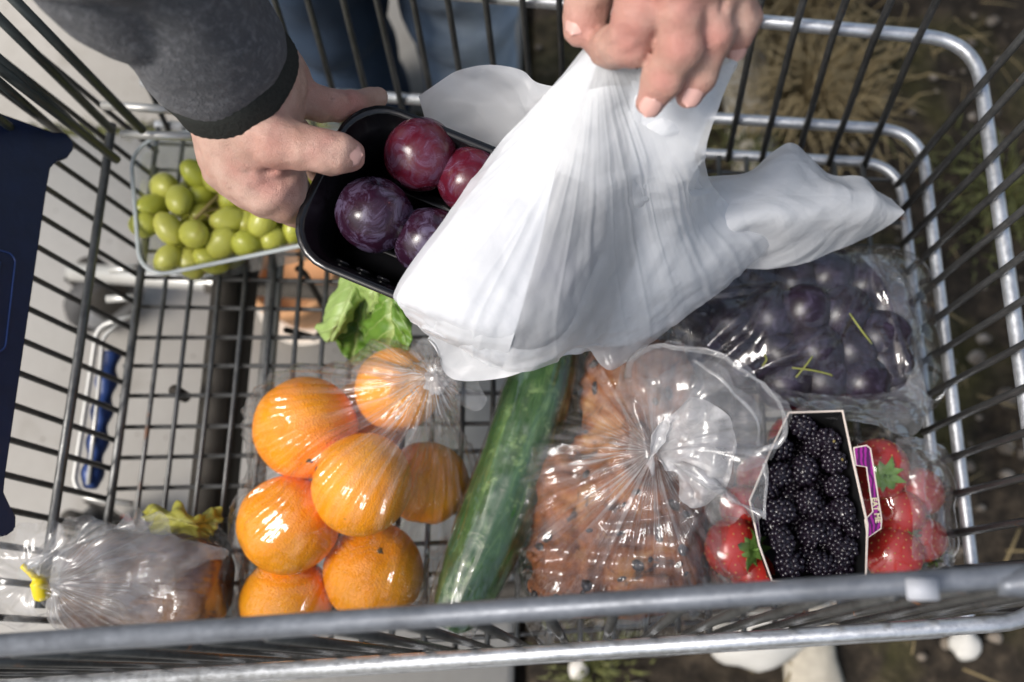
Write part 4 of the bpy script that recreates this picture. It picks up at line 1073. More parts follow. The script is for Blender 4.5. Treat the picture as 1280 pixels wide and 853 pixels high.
# bag of oranges
def star(cen, n, rmin, rmax, a0, a1, seed, a, w_):
    rg = np.random.RandomState(seed); segs = []; c = A(*cen)
    for i in range(n):
        t_ = rg.uniform(a0, a1); s = rg.uniform(rmin, rmin * 2); e_ = rg.uniform(.4 * rmax, rmax); dr = A(math.cos(t_), math.sin(t_), 0); dr2 = A(math.cos(t_ + rg.normal() * .05), math.sin(t_ + rg.normal() * .05), 0)
        segs.append((c + dr * s, c + dr2 * e_))
    return ridges(segs, a, w_)
oc = [(A(*o[:3]), o[3]) for o in ORS]
def sdf_or(p):
    d = 1.0
    for c, r in oc: d = smin(d, np.linalg.norm(p - c, axis=-1) - r, .010) if not np.isscalar(d) else np.linalg.norm(p - c, axis=-1) - r
    for i in range(8):
        for j in range(i):
            if np.linalg.norm(oc[i][0] - oc[j][0]) < .094: d = smin(d, cone(p, oc[i][0], oc[j][0], oc[i][1] * .9, oc[j][1] * .9), .012)
    for i in (1, 5, 6): d = smin(d, cone(p, oc[i][0], KN_O, oc[i][1] * .55, .005), .018)
    d = smin(d, cone(p, oc[6][0], (-0.1111, 0.0955, 0.0300), .022, .018), .02)
    return d - .0016
ob = tag(empty('orange_bag', (0, 0, 0)), 'knotted clear plastic bag full of oranges', 'bag')
obj('film', film_mesh('film', sdf_or, (-.285, -.02, -.01), (-.075, .235, .155), .0020, M['film_orange'], .0020, 26, 4, KN_O, .0060, 3, .0072, star(KN_O, 46, .012, .19, R_(165), R_(300), 3, .0034, .0036)), ob)
kp = A(*KN_O)
V, F = ico(1, 4); V = V * A(.0075, .0095, .006); V = V * (1 + .35 * crumple(V, 160, 6, 2))[:, None] + kp
obj('knot', new_mesh('knot', V, F, M['knot']), ob)
joined('knot_tail', [fan(KN_O, [(-0.0987, 0.1746, 0.1350), (-0.0858, 0.1665, 0.1400), (-0.0717, 0.1648, 0.1200), (-0.0786, 0.1548, 0.1150), (-0.0953, 0.1604, 0.1200), (-0.1028, 0.1673, 0.1200)], 26, 90, .004, .003, 60, 3),
                     fan(KN_O, [(-0.1254, 0.1936, 0.1250), (-0.1186, 0.2042, 0.1280), (-0.1064, 0.2012, 0.1300), (-0.0944, 0.1919, 0.1300), (-0.0973, 0.1794, 0.1300)], 26, 90, .004, .003, 60, 5),
                     fan(KN_O, [(-0.1339, 0.1799, 0.1120), (-0.1533, 0.1938, 0.1050), (-0.1718, 0.1923, 0.1000), (-0.1621, 0.1774, 0.1000), (-0.1381, 0.1619, 0.1150)], 26, 90, .006, .002, 50, 7)], M['frost'], ob)

# bag of bread
def sdf_brf(p):
    d = rbox(p, A(.021, .082, .044), A(.068, .068, .046), .030); d = smin(d, rbox(p, A(.038, .170, .040), A(.048, .070, .042), .034), .03)
    d = smin(d, cone(p, A(.03, .12, .07), KN_B, .030, .005), .03); d = smin(d, cone(p, A(-.015, .024, .03), A(.08, .035, .03), .024, .024), .03); return d
bb = tag(empty('bread_bag', (0, 0, 0)), 'clear plastic bag round the seeded bread, its knotted end frosty and crumpled', 'bag')
seg = ridges([((-0.0560, 0.1328, 0.0900), (0.0360, 0.1392, 0.1000)), ((-0.0501, 0.1102, 0.0900), (0.0332, 0.1353, 0.1000)), ((-0.0560, 0.0810, 0.0800), (0.0330, 0.1280, 0.1000)), ((-0.0225, 0.0620, 0.0800), (0.0393, 0.1197, 0.1000)), ((0.0106, 0.0801, 0.0900), (0.0623, 0.0885, 0.0900)), ((-0.0283, 0.1878, 0.0800), (-0.0155, 0.1967, 0.0800)), ((-0.0155, 0.1967, 0.0800), (0.0171, 0.1347, 0.0800)),
              ((-0.0483, 0.1434, 0.0800), (-0.0155, 0.1967, 0.0800)), ((-0.0453, 0.0627, 0.0700), (0.0547, 0.0580, 0.0700)), ((0.0495, 0.0897, 0.0800), (0.0598, 0.0472, 0.0700)), ((-0.0507, 0.0490, 0.0700), (0.0596, 0.0419, 0.0700)), ((0.0789, 0.1136, 0.0700), (0.0574, 0.0580, 0.0700))], .0042, .0055)
obj('film', film_mesh('film', sdf_brf, (-.11, -.02, -.012), (.125, .275, .15), .0024, M['film_bread'], .0075, 12, 21, KN_B, .0022, 3, .0072, seg), bb)
joined('knot_tail', [fan(KN_B, [(0.0320, 0.1117, 0.1150), (0.0207, 0.1477, 0.1250), (0.0200, 0.1796, 0.1300), (0.0324, 0.1863, 0.1450), (0.0577, 0.1875, 0.1550), (0.0825, 0.1815, 0.1600), (0.1075, 0.1641, 0.1550), (0.1254, 0.1428, 0.1450), (0.1248, 0.1272, 0.1400), (0.1120, 0.1153, 0.1400)], 60, 220, .022, .0045, 34, 11, .003),
                     fan(KN_B, [(0.0332, 0.1766, 0.1200), (0.0596, 0.1821, 0.1300), (0.0876, 0.1722, 0.1350), (0.1104, 0.1462, 0.1300), (0.1138, 0.1171, 0.1300), (0.0980, 0.1092, 0.1300)], 50, 170, .012, .004, 38, 15, .003),
                     fan(KN_B, [(0.0966, 0.1221, 0.1450), (0.1105, 0.1124, 0.1420), (0.1105, 0.0795, 0.1300), (0.0989, 0.0833, 0.1320), (0.0867, 0.0757, 0.1180), (0.0682, 0.0932, 0.1150), (0.0505, 0.1069, 0.1120)], 46, 150, .014, .005, 40, 13, .003)], M['frost'], bb)
def hem(pts, r, parent):
    V, F = tube(smooth_path(pts, 10), r, 8, True, .4); V = V + .0016 * vnoise(V * 90, 4)[:, None]; obj('hem', new_mesh('hem', V, F, M['frost']), parent)
hem([(0.0251, 0.1729, 0.1340), (0.0281, 0.1825, 0.1450), (0.0422, 0.1862, 0.1560), (0.0615, 0.1825, 0.1680), (0.0828, 0.1739, 0.1750), (0.1021, 0.1602, 0.1720), (0.1176, 0.1451, 0.1620), (0.1226, 0.1335, 0.1520), (0.1175, 0.1239, 0.1460), (0.1044, 0.1195, 0.1420)], .0021, bb)
hem([(0.0653, 0.1750, 0.1680), (0.0825, 0.1593, 0.1720), (0.0946, 0.1453, 0.1680), (0.1038, 0.1318, 0.1600), (0.1059, 0.1232, 0.1500)], .0012, bb)
hem([(0.1099, 0.1137, 0.1460), (0.1095, 0.0974, 0.1400), (0.1088, 0.0790, 0.1340)], .0011, bb)
joined('bunched_end', [fan(KN_B, [(0.0315, 0.1052, 0.1220), (0.0517, 0.1498, 0.1500), (0.0715, 0.1509, 0.1560), (0.0910, 0.1284, 0.1520), (0.0885, 0.1021, 0.1420), (0.0719, 0.0841, 0.1250), (0.0575, 0.0977, 0.1200)], 40, 130, .012, .006, 46, 17, .003)], M['frost2'], bb)

# bag of damsons
dl = [A(*p) for p in dps]
def sdf_dm(p):
    d = np.linalg.norm(p - dl[0], axis=-1) - .017
    for c in dl[1:]: d = smin(d, np.linalg.norm(p - c, axis=-1) - .017, .016)
    a = A(*(0.0819, 0.2327, 0.0300)); b = A(*(0.2277, 0.2638, 0.0300)); c = A(*(0.2250, 0.2026, 0.0300)); e = A(*(0.1176, 0.2097, 0.0300))
    for s, t_ in ((a, b), (b, c), (c, e), (e, a), (a, c), (b, e)): d = smin(d, cone(p, s, t_, .026, .026), .02)
    return d - .002
db = tag(empty('damson_bag', (0, 0, 0)), 'clear plastic bag of dark damsons against the front bars', 'bag')
seg = ridges([((0.0760, 0.2050, 0.0800), (0.1358, 0.2510, 0.0800)), ((0.0899, 0.1977, 0.0800), (0.1166, 0.2168, 0.0800)), ((0.1166, 0.2168, 0.0800), (0.1370, 0.2522, 0.0800)), ((0.2067, 0.2802, 0.0700), (0.1915, 0.2465, 0.0800)), ((0.1915, 0.2465, 0.0800), (0.1759, 0.2137, 0.0800)), ((0.1759, 0.2137, 0.0800), (0.1138, 0.1919, 0.0700)), ((0.2063, 0.2751, 0.0700), (0.2150, 0.2435, 0.0700)), ((0.2150, 0.2435, 0.0700), (0.2259, 0.1914, 0.0600)), ((0.0736, 0.2488, 0.0600), (0.1371, 0.2534, 0.0800))], .005, .0055)
obj('film', film_mesh('film', sdf_dm, (.035, .15, -.012), (.262, .325, .112), .0023, M['film_damson'], .0055, 15, 31, None, 0, 3, .0072, seg), db)
def sheet(ctrl, nr, nc, amp, freq, seed, fine=.0006, extra=None):
    S = catmull(ctrl, nr, nc); N = grid_normals(S)
    d = amp * crumple(S, freq * .8, 6, seed, .45) + fine * crumple(S, freq * 2.6, 7, seed + 4, .5)
    if extra is not None: d = d + extra(S)
    return (S + N * d[..., None]).reshape(-1, 3), grid_faces(nr, nc)
joined('loose_edge', [sheet([[(0.1162, 0.1889, 0.0720), (0.1482, 0.1753, 0.0780), (0.1842, 0.1728, 0.0780), (0.2195, 0.1788, 0.0720), (0.2340, 0.2006, 0.0700)], [(0.1196, 0.1756, 0.0820), (0.1482, 0.1641, 0.0880), (0.1827, 0.1578, 0.0900), (0.2195, 0.1605, 0.0850), (0.2351, 0.1806, 0.0780)], [(0.1276, 0.1655, 0.0900), (0.1489, 0.1571, 0.0960), (0.1832, 0.1492, 0.0960), (0.2194, 0.1413, 0.0880), (0.2372, 0.1656, 0.0800)]], 50, 130, .003, 30, 41),
                      sheet([[(0.1996, 0.2796, 0.0750), (0.2157, 0.2826, 0.0700), (0.2309, 0.2786, 0.0600)], [(0.2138, 0.2623, 0.0700), (0.2295, 0.2635, 0.0660), (0.2409, 0.2579, 0.0550)], [(0.2230, 0.2317, 0.0680), (0.2350, 0.2267, 0.0640), (0.2443, 0.2232, 0.0550)], [(0.2257, 0.1958, 0.0660), (0.2370, 0.1902, 0.0640), (0.2450, 0.1865, 0.0550)], [(0.2249, 0.1710, 0.0700), (0.2337, 0.1651, 0.0700), (0.2441, 0.1662, 0.0600)]], 90, 50, .0035, 34, 42)], M['frost'], db)

# bag of strawberries
sl = [(A(*s[0]), s[1]) for s in SBS]
def sdf_sb(p):
    d = np.linalg.norm(p - sl[0][0], axis=-1) - sl[0][1] * 1.08
    for c, r in sl[1:]: d = smin(d, np.linalg.norm(p - c, axis=-1) - r * 1.08, .014)
    for a, b in ((0, 3), (0, 1), (1, 2), (2, 5), (3, 5), (6, 7), (6, 8), (4, 1)): d = smin(d, cone(p, sl[a][0], sl[b][0], sl[a][1] * .92, sl[b][1] * .92), .012)
    d = smin(d, rbox(p, A(.148, .088, .028), A(.085, .066, .022), .02), .012)
    return d - .0012
sb = tag(empty('strawberry_bag', (0, 0, 0)), 'clear crinkled bag of strawberries under the blackberry punnet', 'bag')
SF = film_mesh('film', sdf_sb, (.045, .0, -.012), (.262, .175, .10), .0022, M['film_straw'], .0036, 20, 51)
co = np.empty(len(SF.vertices) * 3, np.float32); SF.vertices.foreach_get('co', co); co = co.reshape(-1, 3)
inside = (co[:, 0] > .108) & (co[:, 0] < .172) & (co[:, 1] > .04) & (co[:, 1] < .15); co[inside, 2] = np.minimum(co[inside, 2], .049); SF.vertices.foreach_set('co', co.ravel()); SF.update()
obj('film', SF, sb)
joined('loose_edge', [sheet([[(0.2139, 0.1432, 0.0700), (0.2305, 0.1449, 0.0700), (0.2484, 0.1383, 0.0600), (0.2572, 0.1286, 0.0500)], [(0.2146, 0.1222, 0.0700), (0.2263, 0.1186, 0.0750), (0.2422, 0.1145, 0.0660), (0.2558, 0.1057, 0.0500)], [(0.2213, 0.0924, 0.0650), (0.2308, 0.0893, 0.0680), (0.2436, 0.0848, 0.0600), (0.2569, 0.0810, 0.0450)], [(0.2195, 0.0601, 0.0600), (0.2316, 0.0599, 0.0640), (0.2450, 0.0580, 0.0550), (0.2578, 0.0554, 0.0400)]], 90, 60, .0048, 26, 61),
                      sheet([[(0.0672, 0.0822, 0.0750), (0.0817, 0.0632, 0.0750), (0.0906, 0.0400, 0.0600)], [(0.0802, 0.0905, 0.0750), (0.0841, 0.0611, 0.0680), (0.1022, 0.0388, 0.0550)], [(0.0885, 0.0801, 0.0700), (0.0906, 0.0559, 0.0660), (0.1139, 0.0381, 0.0500)]], 50, 50, .0035, 42, 62),
                      sheet([[(0.0780, 0.0421, 0.0500), (0.1222, 0.0393, 0.0500), (0.1772, 0.0414, 0.0500), (0.2264, 0.0457, 0.0500)], [(0.0814, 0.0316, 0.0400), (0.1233, 0.0304, 0.0400), (0.1790, 0.0338, 0.0400), (0.2287, 0.0387, 0.0400)]], 24, 120, .003, 40, 63)], M['frost'], sb)

# bag of the dark loaf
lb = tag(empty('loaf_bag', (0, 0, 0)), 'crumpled cloudy plastic bag gathered with a yellow tie over the dark loaf', 'bag')
obj('film', film_mesh('film', lambda p: sdf_loaf(p) - .004, (-.405, -.012, -.008), (-.245, .092, .105), .003, M['film_loaf'], .005, 18, 71), lb)
joined('gathered_film', [fan(KN_L, [(-0.3755, 0.0502, 0.1250), (-0.3453, 0.0694, 0.1350), (-0.3103, 0.0727, 0.1400), (-0.2890, 0.0813, 0.1350), (-0.2782, 0.0651, 0.1300), (-0.2465, 0.0577, 0.1100), (-0.2624, 0.0504, 0.1000), (-0.2947, 0.0327, 0.0950), (-0.3058, 0.0131, 0.0900), (-0.3483, 0.0099, 0.0900), (-0.3661, 0.0122, 0.0950)], 60, 240, .016, .005, 30, 81, .004),
                         fan(KN_L, [(-0.3680, 0.0560, 0.1200), (-0.3253, 0.0669, 0.1300), (-0.2875, 0.0561, 0.1250), (-0.2838, 0.0415, 0.1100), (-0.3039, 0.0284, 0.1050), (-0.3391, 0.0203, 0.1000)], 46, 160, .020, .005, 34, 83, .004),
                         fan(KN_L, [(-0.3751, 0.0148, 0.0950), (-0.3993, 0.0039, 0.0900), (-0.4346, 0.0061, 0.0900), (-0.4398, 0.0401, 0.1100), (-0.4335, 0.0717, 0.1200), (-0.4021, 0.0740, 0.1250), (-0.3797, 0.0757, 0.1250), (-0.3564, 0.0716, 0.1250), (-0.3671, 0.0507, 0.1200)], 50, 200, .010, .005, 32, 85, .004)], M['frost'], lb)
M['tie'] = plain('yellow_tie', (.80, .62, .02), .45, 0, .08)
tie = [(-0.3811, 0.0464, 0.1260), (-0.3759, 0.0419, 0.1240), (-0.3724, 0.0374, 0.1210), (-0.3711, 0.0329, 0.1180), (-0.3719, 0.0279, 0.1120)]
V, F = tube(smooth_path(tie, 6), np.interp(np.linspace(0, 1, 25), [0, .45, .55, 1], [.0014, .0016, .0036, .0040]) * 1.5, 10); obj('tie', new_mesh('tie', V, F, M['tie']), lb)

# ================================================================ white carrier bags
PIN = A(*(0.0051, 0.2851, 0.3550))
def pulled(S, a=.0022, seed=0):
    q = S - PIN; e1 = A(-.65, -.75, -.1); e1 /= np.linalg.norm(e1); e2 = A(.75, -.65, 0)
    th = np.arctan2(q @ e2, q @ e1); r = np.linalg.norm(q, axis=-1)
    n = vnoise(np.stack([th * 7, r * 5, r * 0], -1), seed) + .5 * vnoise(np.stack([th * 27, r * 8, r * 0 + 3], -1), seed + 3)
    n = .9 - 1.6 * np.abs(n) ** .7
    return a * n * np.clip(r / .05, .15, 1)
wb = tag(empty('white_carrier_bag', (0, 0, 0)), 'thin white plastic bag pulled over the plum tray by the upper hand', 'bag')
G = [[(0.0012, 0.2864, 0.3520), (0.0067, 0.2834, 0.3520), (0.0160, 0.2745, 0.3500), (0.0274, 0.2703, 0.3460), (0.0431, 0.2704, 0.3450), (0.0587, 0.2716, 0.3450), (0.0730, 0.2774, 0.3450)],
     [(-0.0188, 0.2775, 0.3250), (-0.0079, 0.2722, 0.3300), (0.0050, 0.2628, 0.3350), (0.0221, 0.2613, 0.3250), (0.0402, 0.2584, 0.3250), (0.0546, 0.2574, 0.3300), (0.0683, 0.2666, 0.3350)],
     [(-0.0468, 0.2610, 0.2970), (-0.0289, 0.2501, 0.3040), (-0.0084, 0.2404, 0.3100), (0.0133, 0.2379, 0.3000), (0.0330, 0.2435, 0.2800), (0.0491, 0.2444, 0.2850), (0.0613, 0.2479, 0.3000)],
     [(-0.0769, 0.2240, 0.2860), (-0.0533, 0.2143, 0.2920), (-0.0260, 0.2100, 0.2900), (0.0047, 0.2152, 0.2720), (0.0294, 0.2284, 0.2350), (0.0538, 0.2399, 0.2250), (0.0842, 0.2692, 0.2000)],
     [(-0.1074, 0.1862, 0.2740), (-0.0798, 0.1749, 0.2840), (-0.0480, 0.1687, 0.2800), (-0.0145, 0.1743, 0.2620), (0.0163, 0.1943, 0.2120), (0.0559, 0.2171, 0.1900), (0.1208, 0.2617, 0.1650)],
     [(-0.1052, 0.1766, 0.2640), (-0.0789, 0.1632, 0.2700), (-0.0504, 0.1563, 0.2650), (-0.0182, 0.1636, 0.2430), (0.0037, 0.1785, 0.1900), (0.0394, 0.1954, 0.1650), (0.1002, 0.2388, 0.1450)],
     [(-0.1018, 0.1730, 0.2520), (-0.0769, 0.1605, 0.2520), (-0.0524, 0.1473, 0.2420), (-0.0225, 0.1565, 0.2250), (-0.0052, 0.1800, 0.1820), (0.0138, 0.1744, 0.1450), (0.0507, 0.2041, 0.1300)]]
def bag_extra(S):
    lowr = np.clip((.19 - S[..., 1]) / .06, 0, 1); return pulled(S, .0006, 2) * (1 - .4 * lowr) + .0012 * crumple(S, 60, 8, 94) * (.25 + lowr)
fr_ = sheet(G, 260, 260, .0020, 15, 91, .0006, bag_extra)
bk_ = sheet([[(-0.1055, 0.3277, 0.2360), (-0.0768, 0.3373, 0.2500), (-0.0488, 0.3385, 0.2500), (-0.0248, 0.3244, 0.2500), (0.0274, 0.2841, 0.3100), (0.0590, 0.2739, 0.3250)], [(-0.1028, 0.3040, 0.2220), (-0.0691, 0.3022, 0.2140), (-0.0384, 0.2986, 0.2140), (0.0018, 0.2838, 0.2500), (0.0355, 0.2671, 0.2700), (0.0574, 0.2611, 0.2850)], [(-0.1107, 0.2284, 0.2160), (-0.0787, 0.2330, 0.2030), (-0.0288, 0.2342, 0.1980), (0.0166, 0.2475, 0.1900), (0.0565, 0.2588, 0.2000), (0.0790, 0.2819, 0.1850)],
             [(-0.1061, 0.1898, 0.2100), (-0.0808, 0.1879, 0.1960), (-0.0341, 0.1853, 0.1860), (0.0061, 0.2023, 0.1650), (0.0533, 0.2320, 0.1650), (0.1127, 0.2734, 0.1450)], [(-0.0948, 0.1754, 0.2000), (-0.0857, 0.1577, 0.1860), (-0.0488, 0.1595, 0.1860), (-0.0219, 0.1695, 0.1900), (0.0277, 0.1977, 0.1350), (0.0925, 0.2495, 0.1250)]], 120, 150, .0045, 22, 95, .0012)
fold_ = sheet([[(0.0028, 0.2862, 0.3480), (0.0052, 0.2843, 0.3480), (0.0067, 0.2822, 0.3470)], [(-0.0189, 0.2774, 0.3220), (-0.0097, 0.2692, 0.3250), (-0.0031, 0.2649, 0.3280)], [(-0.0453, 0.2606, 0.2940), (-0.0292, 0.2489, 0.2990), (-0.0166, 0.2432, 0.3040)], [(-0.0746, 0.2234, 0.2830), (-0.0503, 0.2127, 0.2870), (-0.0262, 0.2080, 0.2860)],
                [(-0.1042, 0.1859, 0.2720), (-0.0710, 0.1720, 0.2790), (-0.0385, 0.1666, 0.2750)], [(-0.1029, 0.1763, 0.2620), (-0.0732, 0.1617, 0.2660), (-0.0449, 0.1538, 0.2580)], [(-0.1004, 0.1737, 0.2500), (-0.0754, 0.1595, 0.2490), (-0.0501, 0.1493, 0.2380)]], 150, 80, .0010, 24, 98, .0003, lambda S: pulled(S, .0006, 5))
rgt_ = sheet([[(0.0219, 0.2718, 0.3380), (0.0418, 0.2684, 0.3350), (0.0658, 0.2722, 0.3350)], [(0.0204, 0.2624, 0.3150), (0.0409, 0.2571, 0.3150), (0.0606, 0.2572, 0.3220)], [(0.0223, 0.2403, 0.2850), (0.0371, 0.2433, 0.2680), (0.0580, 0.2516, 0.2750)], [(0.0279, 0.2275, 0.2250), (0.0548, 0.2376, 0.2120), (0.0861, 0.2694, 0.1850)],
              [(0.0132, 0.1923, 0.1950), (0.0571, 0.2185, 0.1760), (0.1136, 0.2617, 0.1520)], [(0.0059, 0.1828, 0.1650), (0.0401, 0.1962, 0.1520), (0.0907, 0.2369, 0.1350)]], 130, 90, .0022, 26, 99, .0005)
joined('bag_film', [fr_], M['white_bag'], wb)
joined('folded_layers', [fold_, rgt_, bk_], M['white_layers'], wb)
# stretched opening behind the fingers
joined('bag_mouth', [sheet([[(0.0252, 0.2783, 0.3560), (0.0426, 0.2713, 0.3520), (0.0600, 0.2752, 0.3520), (0.0731, 0.2801, 0.3450)], [(0.0239, 0.2690, 0.3350), (0.0381, 0.2613, 0.3280), (0.0580, 0.2641, 0.3300), (0.0739, 0.2773, 0.3380)], [(0.0222, 0.2584, 0.3220), (0.0387, 0.2529, 0.3160), (0.0549, 0.2550, 0.3180), (0.0684, 0.2681, 0.3280)]], 50, 80, .003, 40, 97)], M['white_bag'], wb)
w2 = sheet([[(0.0675, 0.3071, 0.1650), (0.1033, 0.3015, 0.1650), (0.1358, 0.3281, 0.1580), (0.1587, 0.3123, 0.1500), (0.1847, 0.3094, 0.1450), (0.2112, 0.3027, 0.1300)], [(0.0584, 0.2767, 0.1850), (0.0930, 0.2749, 0.1920), (0.1279, 0.2881, 0.1840), (0.1589, 0.2895, 0.1700), (0.1884, 0.2902, 0.1550), (0.2182, 0.2893, 0.1350)],
            [(0.0563, 0.2552, 0.1700), (0.0887, 0.2533, 0.1860), (0.1210, 0.2602, 0.1840), (0.1556, 0.2686, 0.1660), (0.1832, 0.2751, 0.1500), (0.2106, 0.2801, 0.1320)], [(0.0620, 0.2510, 0.1300), (0.0925, 0.2554, 0.1280), (0.1237, 0.2539, 0.1260), (0.1503, 0.2566, 0.1240), (0.1731, 0.2648, 0.1220), (0.1961, 0.2736, 0.1200)]], 180, 240, .0042, 13, 101, .0008)
wc = tag(obj('white_bag', new_mesh('white_bag', *w2, M['white_layers'])), 'crumpled white plastic bag lying on the damsons, pointing at the front bars', 'bag')

# ================================================================ person
def mat_skin():
    k = NT('skin'); v = k.co(); n = k.noise(v, 45, 5, .6); m = k.noise(v, 160, 4, .6); at = k.n('Attribute', _attribute_name='flush').outputs['Fac']
    c = k.mix(k.ramp(n, [(.3, 0.0), (.7, 1.0)]), (.42, .245, .185), (.60, .40, .32)); c = k.mix(k.ramp(m, [(.55, 0.0), (.8, .5)]), c, (.52, .27, .21))
    c = k.mix(k.ramp(k.noise(v, 22, 3, .6, .8), [(.5, 0.0), (.68, .55)]), c, (.47, .20, .165)); c = k.mix(k.ramp(k.noise(v, 420, 3), [(.62, 0.0), (.75, .35)]), c, (.36, .17, .13)); c = k.mix(at, c, (.46, .165, .14))
    ln = k.voro(v, 900, 'DISTANCE_TO_EDGE'); wr = k.noise(k.co((1, 1, 1)), 330, 4, .6, .5)
    h = k.math('ADD', k.math('MULTIPLY', k.ramp(ln, [(0, 0.0), (.12, 1.0)]), .35), wr)
    return k.set(Base__Color=c, Roughness=.48, Specular__IOR__Level=.42, Subsurface__Weight=.12, Subsurface__Radius=(.006, .0022, .0012), Subsurface__Scale=.6, Normal=k.bump(h, .55, .0013)).m
M['skin'] = mat_skin()
M['nail'] = plain('nail', (.62, .36, .31), .28, 0, .06, 300)
def mat_fleece():
    k = NT('grey_fleece'); v = k.co(); n = k.noise(v, 60, 5, .6); f = k.noise(v, 900, 3, .7)
    h2 = k.noise(v, 230, 4, .7); c = k.mix(n, (.035, .037, .043), (.095, .097, .105)); c = k.mix(k.ramp(h2, [(.48, 0.0), (.66, .75)]), c, (.20, .20, .215)); c = k.mix(k.math('MULTIPLY', f, .4), c, (.16, .16, .17))
    return k.set(Base__Color=c, Roughness=.95, Specular__IOR__Level=.15, Sheen__Weight=.15, Sheen__Roughness=.5, Normal=k.bump(k.math('ADD', k.math('ADD', f, n), h2), .9, .002)).m
M['fleece'] = mat_fleece()
def mat_cuff():
    k = NT('ribbed_cuff'); v = k.co(); n = k.noise(v, 500, 3)
    return k.set(Base__Color=k.mix(n, (.017, .019, .017), (.045, .047, .043)), Roughness=.95, Specular__IOR__Level=.15, Normal=k.bump(n, .5, .001)).m
M['cuff'] = mat_cuff()
def mat_denim():
    k = NT('denim'); v = k.co(); n = k.noise(v, 5, 4, .6, .5); m = k.noise(v, 30, 5, .6); tw = k.n('TexWave', Scale=260.0); k.put(tw.inputs['Vector'], k.co((1, 1, 1), 'Object', (0, 0, .7)))
    g = k.n('SeparateXYZ'); k.put(g.inputs[0], v)
    leg_tone = k.ramp(k.math('ADD', k.math('MULTIPLY', n, .7), k.math('MULTIPLY_ADD', g.outputs[0], 7.0, 1.15)), [(.0, 0.0), (.30, 0.0), (.75, 1.0)])  # noisy tone mask across the width, leaving one leg much paler
    c = k.mix(leg_tone, k.mix(m, (.012, .026, .055), (.03, .058, .105)), k.mix(m, (.20, .28, .40), (.50, .58, .68)))
    return k.set(Base__Color=c, Roughness=.9, Normal=k.bump(k.math('ADD', m, k.math('MULTIPLY', tw.outputs[1], .3)), .4, .002)).m
M['denim'] = mat_denim()
M['hair'] = plain('brown_hair', (.05, .032, .02), .5, 0, .4, 200, .5)
M['eye'] = plain('eye', (.75, .73, .70), .2, 0, .02)
M['shoe'] = plain('dark_shoe', (.03, .03, .032), .6, 0, .3, 60, .3)

def hand_sdf(palm, fingers, cuts, kp=.012, kf=.012, ks=.0016):
    def f(p):
        d = None
        for a, b, ra, rb in palm:
            q = cone(p, a, b, ra, rb); d = q if d is None else smin(d, q, kp)
        out = d
        for ch in fingers:
            g = None
            for (a, ra), (b, rb) in zip(ch[:-1], ch[1:]):
                q = cone(p, a, b, ra, rb); g = q if g is None else smin(g, q, .0035)
            out = smin(out, smin(g, d + .004, kf), ks)
        for a, b, r in cuts: out = smax(out, -cone(p, a, b, r, r * .5), .0035)
        return out + .00045 * vnoise(p * 300, 4) + .0008 * vnoise(p * 120, 2) - .0010 * np.abs(vnoise(p * A(70, 70, 70), 7))
    return f

E1 = A(*(-0.2298, 0.3134, 0.5050)); WR1 = A(*(-0.1901, 0.2928, 0.3060))
H1P = [(E1 * .35 + WR1 * .65, WR1, .031, .0305), (WR1, (-0.1850, 0.2782, 0.2980), .0305, .0240), ((-0.2031, 0.2800, 0.2940), (-0.1957, 0.2585, 0.2840), .0200, .0190), ((-0.1757, 0.3124, 0.2900), (-0.1781, 0.2949, 0.2880), .0145, .0135), ((-0.1919, 0.2687, 0.3020), (-0.1772, 0.2638, 0.3040), .0175, .0165), ((-0.1988, 0.2626, 0.2830), (-0.1814, 0.2506, 0.2760), .0190, .0170), ((-0.1814, 0.2506, 0.2760), (-0.1741, 0.2480, 0.2620), .0170, .0130)]
H1F = [[((-0.1864, 0.2681, 0.3020), .0175), ((-0.1688, 0.2589, 0.3080), .0140), ((-0.1534, 0.2552, 0.3070), .0110), ((-0.1435, 0.2541, 0.3040), .0112), ((-0.1373, 0.2545, 0.3010), .0110), ((-0.1313, 0.2561, 0.2950), .0085)],
       [((-0.1770, 0.3130, 0.2890), .0140), ((-0.1643, 0.3000, 0.2840), .0105), ((-0.1538, 0.2991, 0.2770), .0088), ((-0.1477, 0.3013, 0.2720), .0086), ((-0.1403, 0.3057, 0.2640), .0083), ((-0.1299, 0.3191, 0.2480), .0072)],
       [((-0.1974, 0.2610, 0.2840), .0180), ((-0.1838, 0.2466, 0.2760), .0140), ((-0.1764, 0.2442, 0.2660), .0122), ((-0.1747, 0.2469, 0.2500), .0105), ((-0.1722, 0.2523, 0.2180), .0085)],
       [((-0.1922, 0.2671, 0.2760), .0150), ((-0.1827, 0.2595, 0.2620), .0115), ((-0.1824, 0.2627, 0.2380), .0100), ((-0.1780, 0.2637, 0.2000), .0085)],
       [((-0.1895, 0.3041, 0.2620), .0150), ((-0.1809, 0.2992, 0.2360), .0100), ((-0.1685, 0.2862, 0.2060), .0085)]]
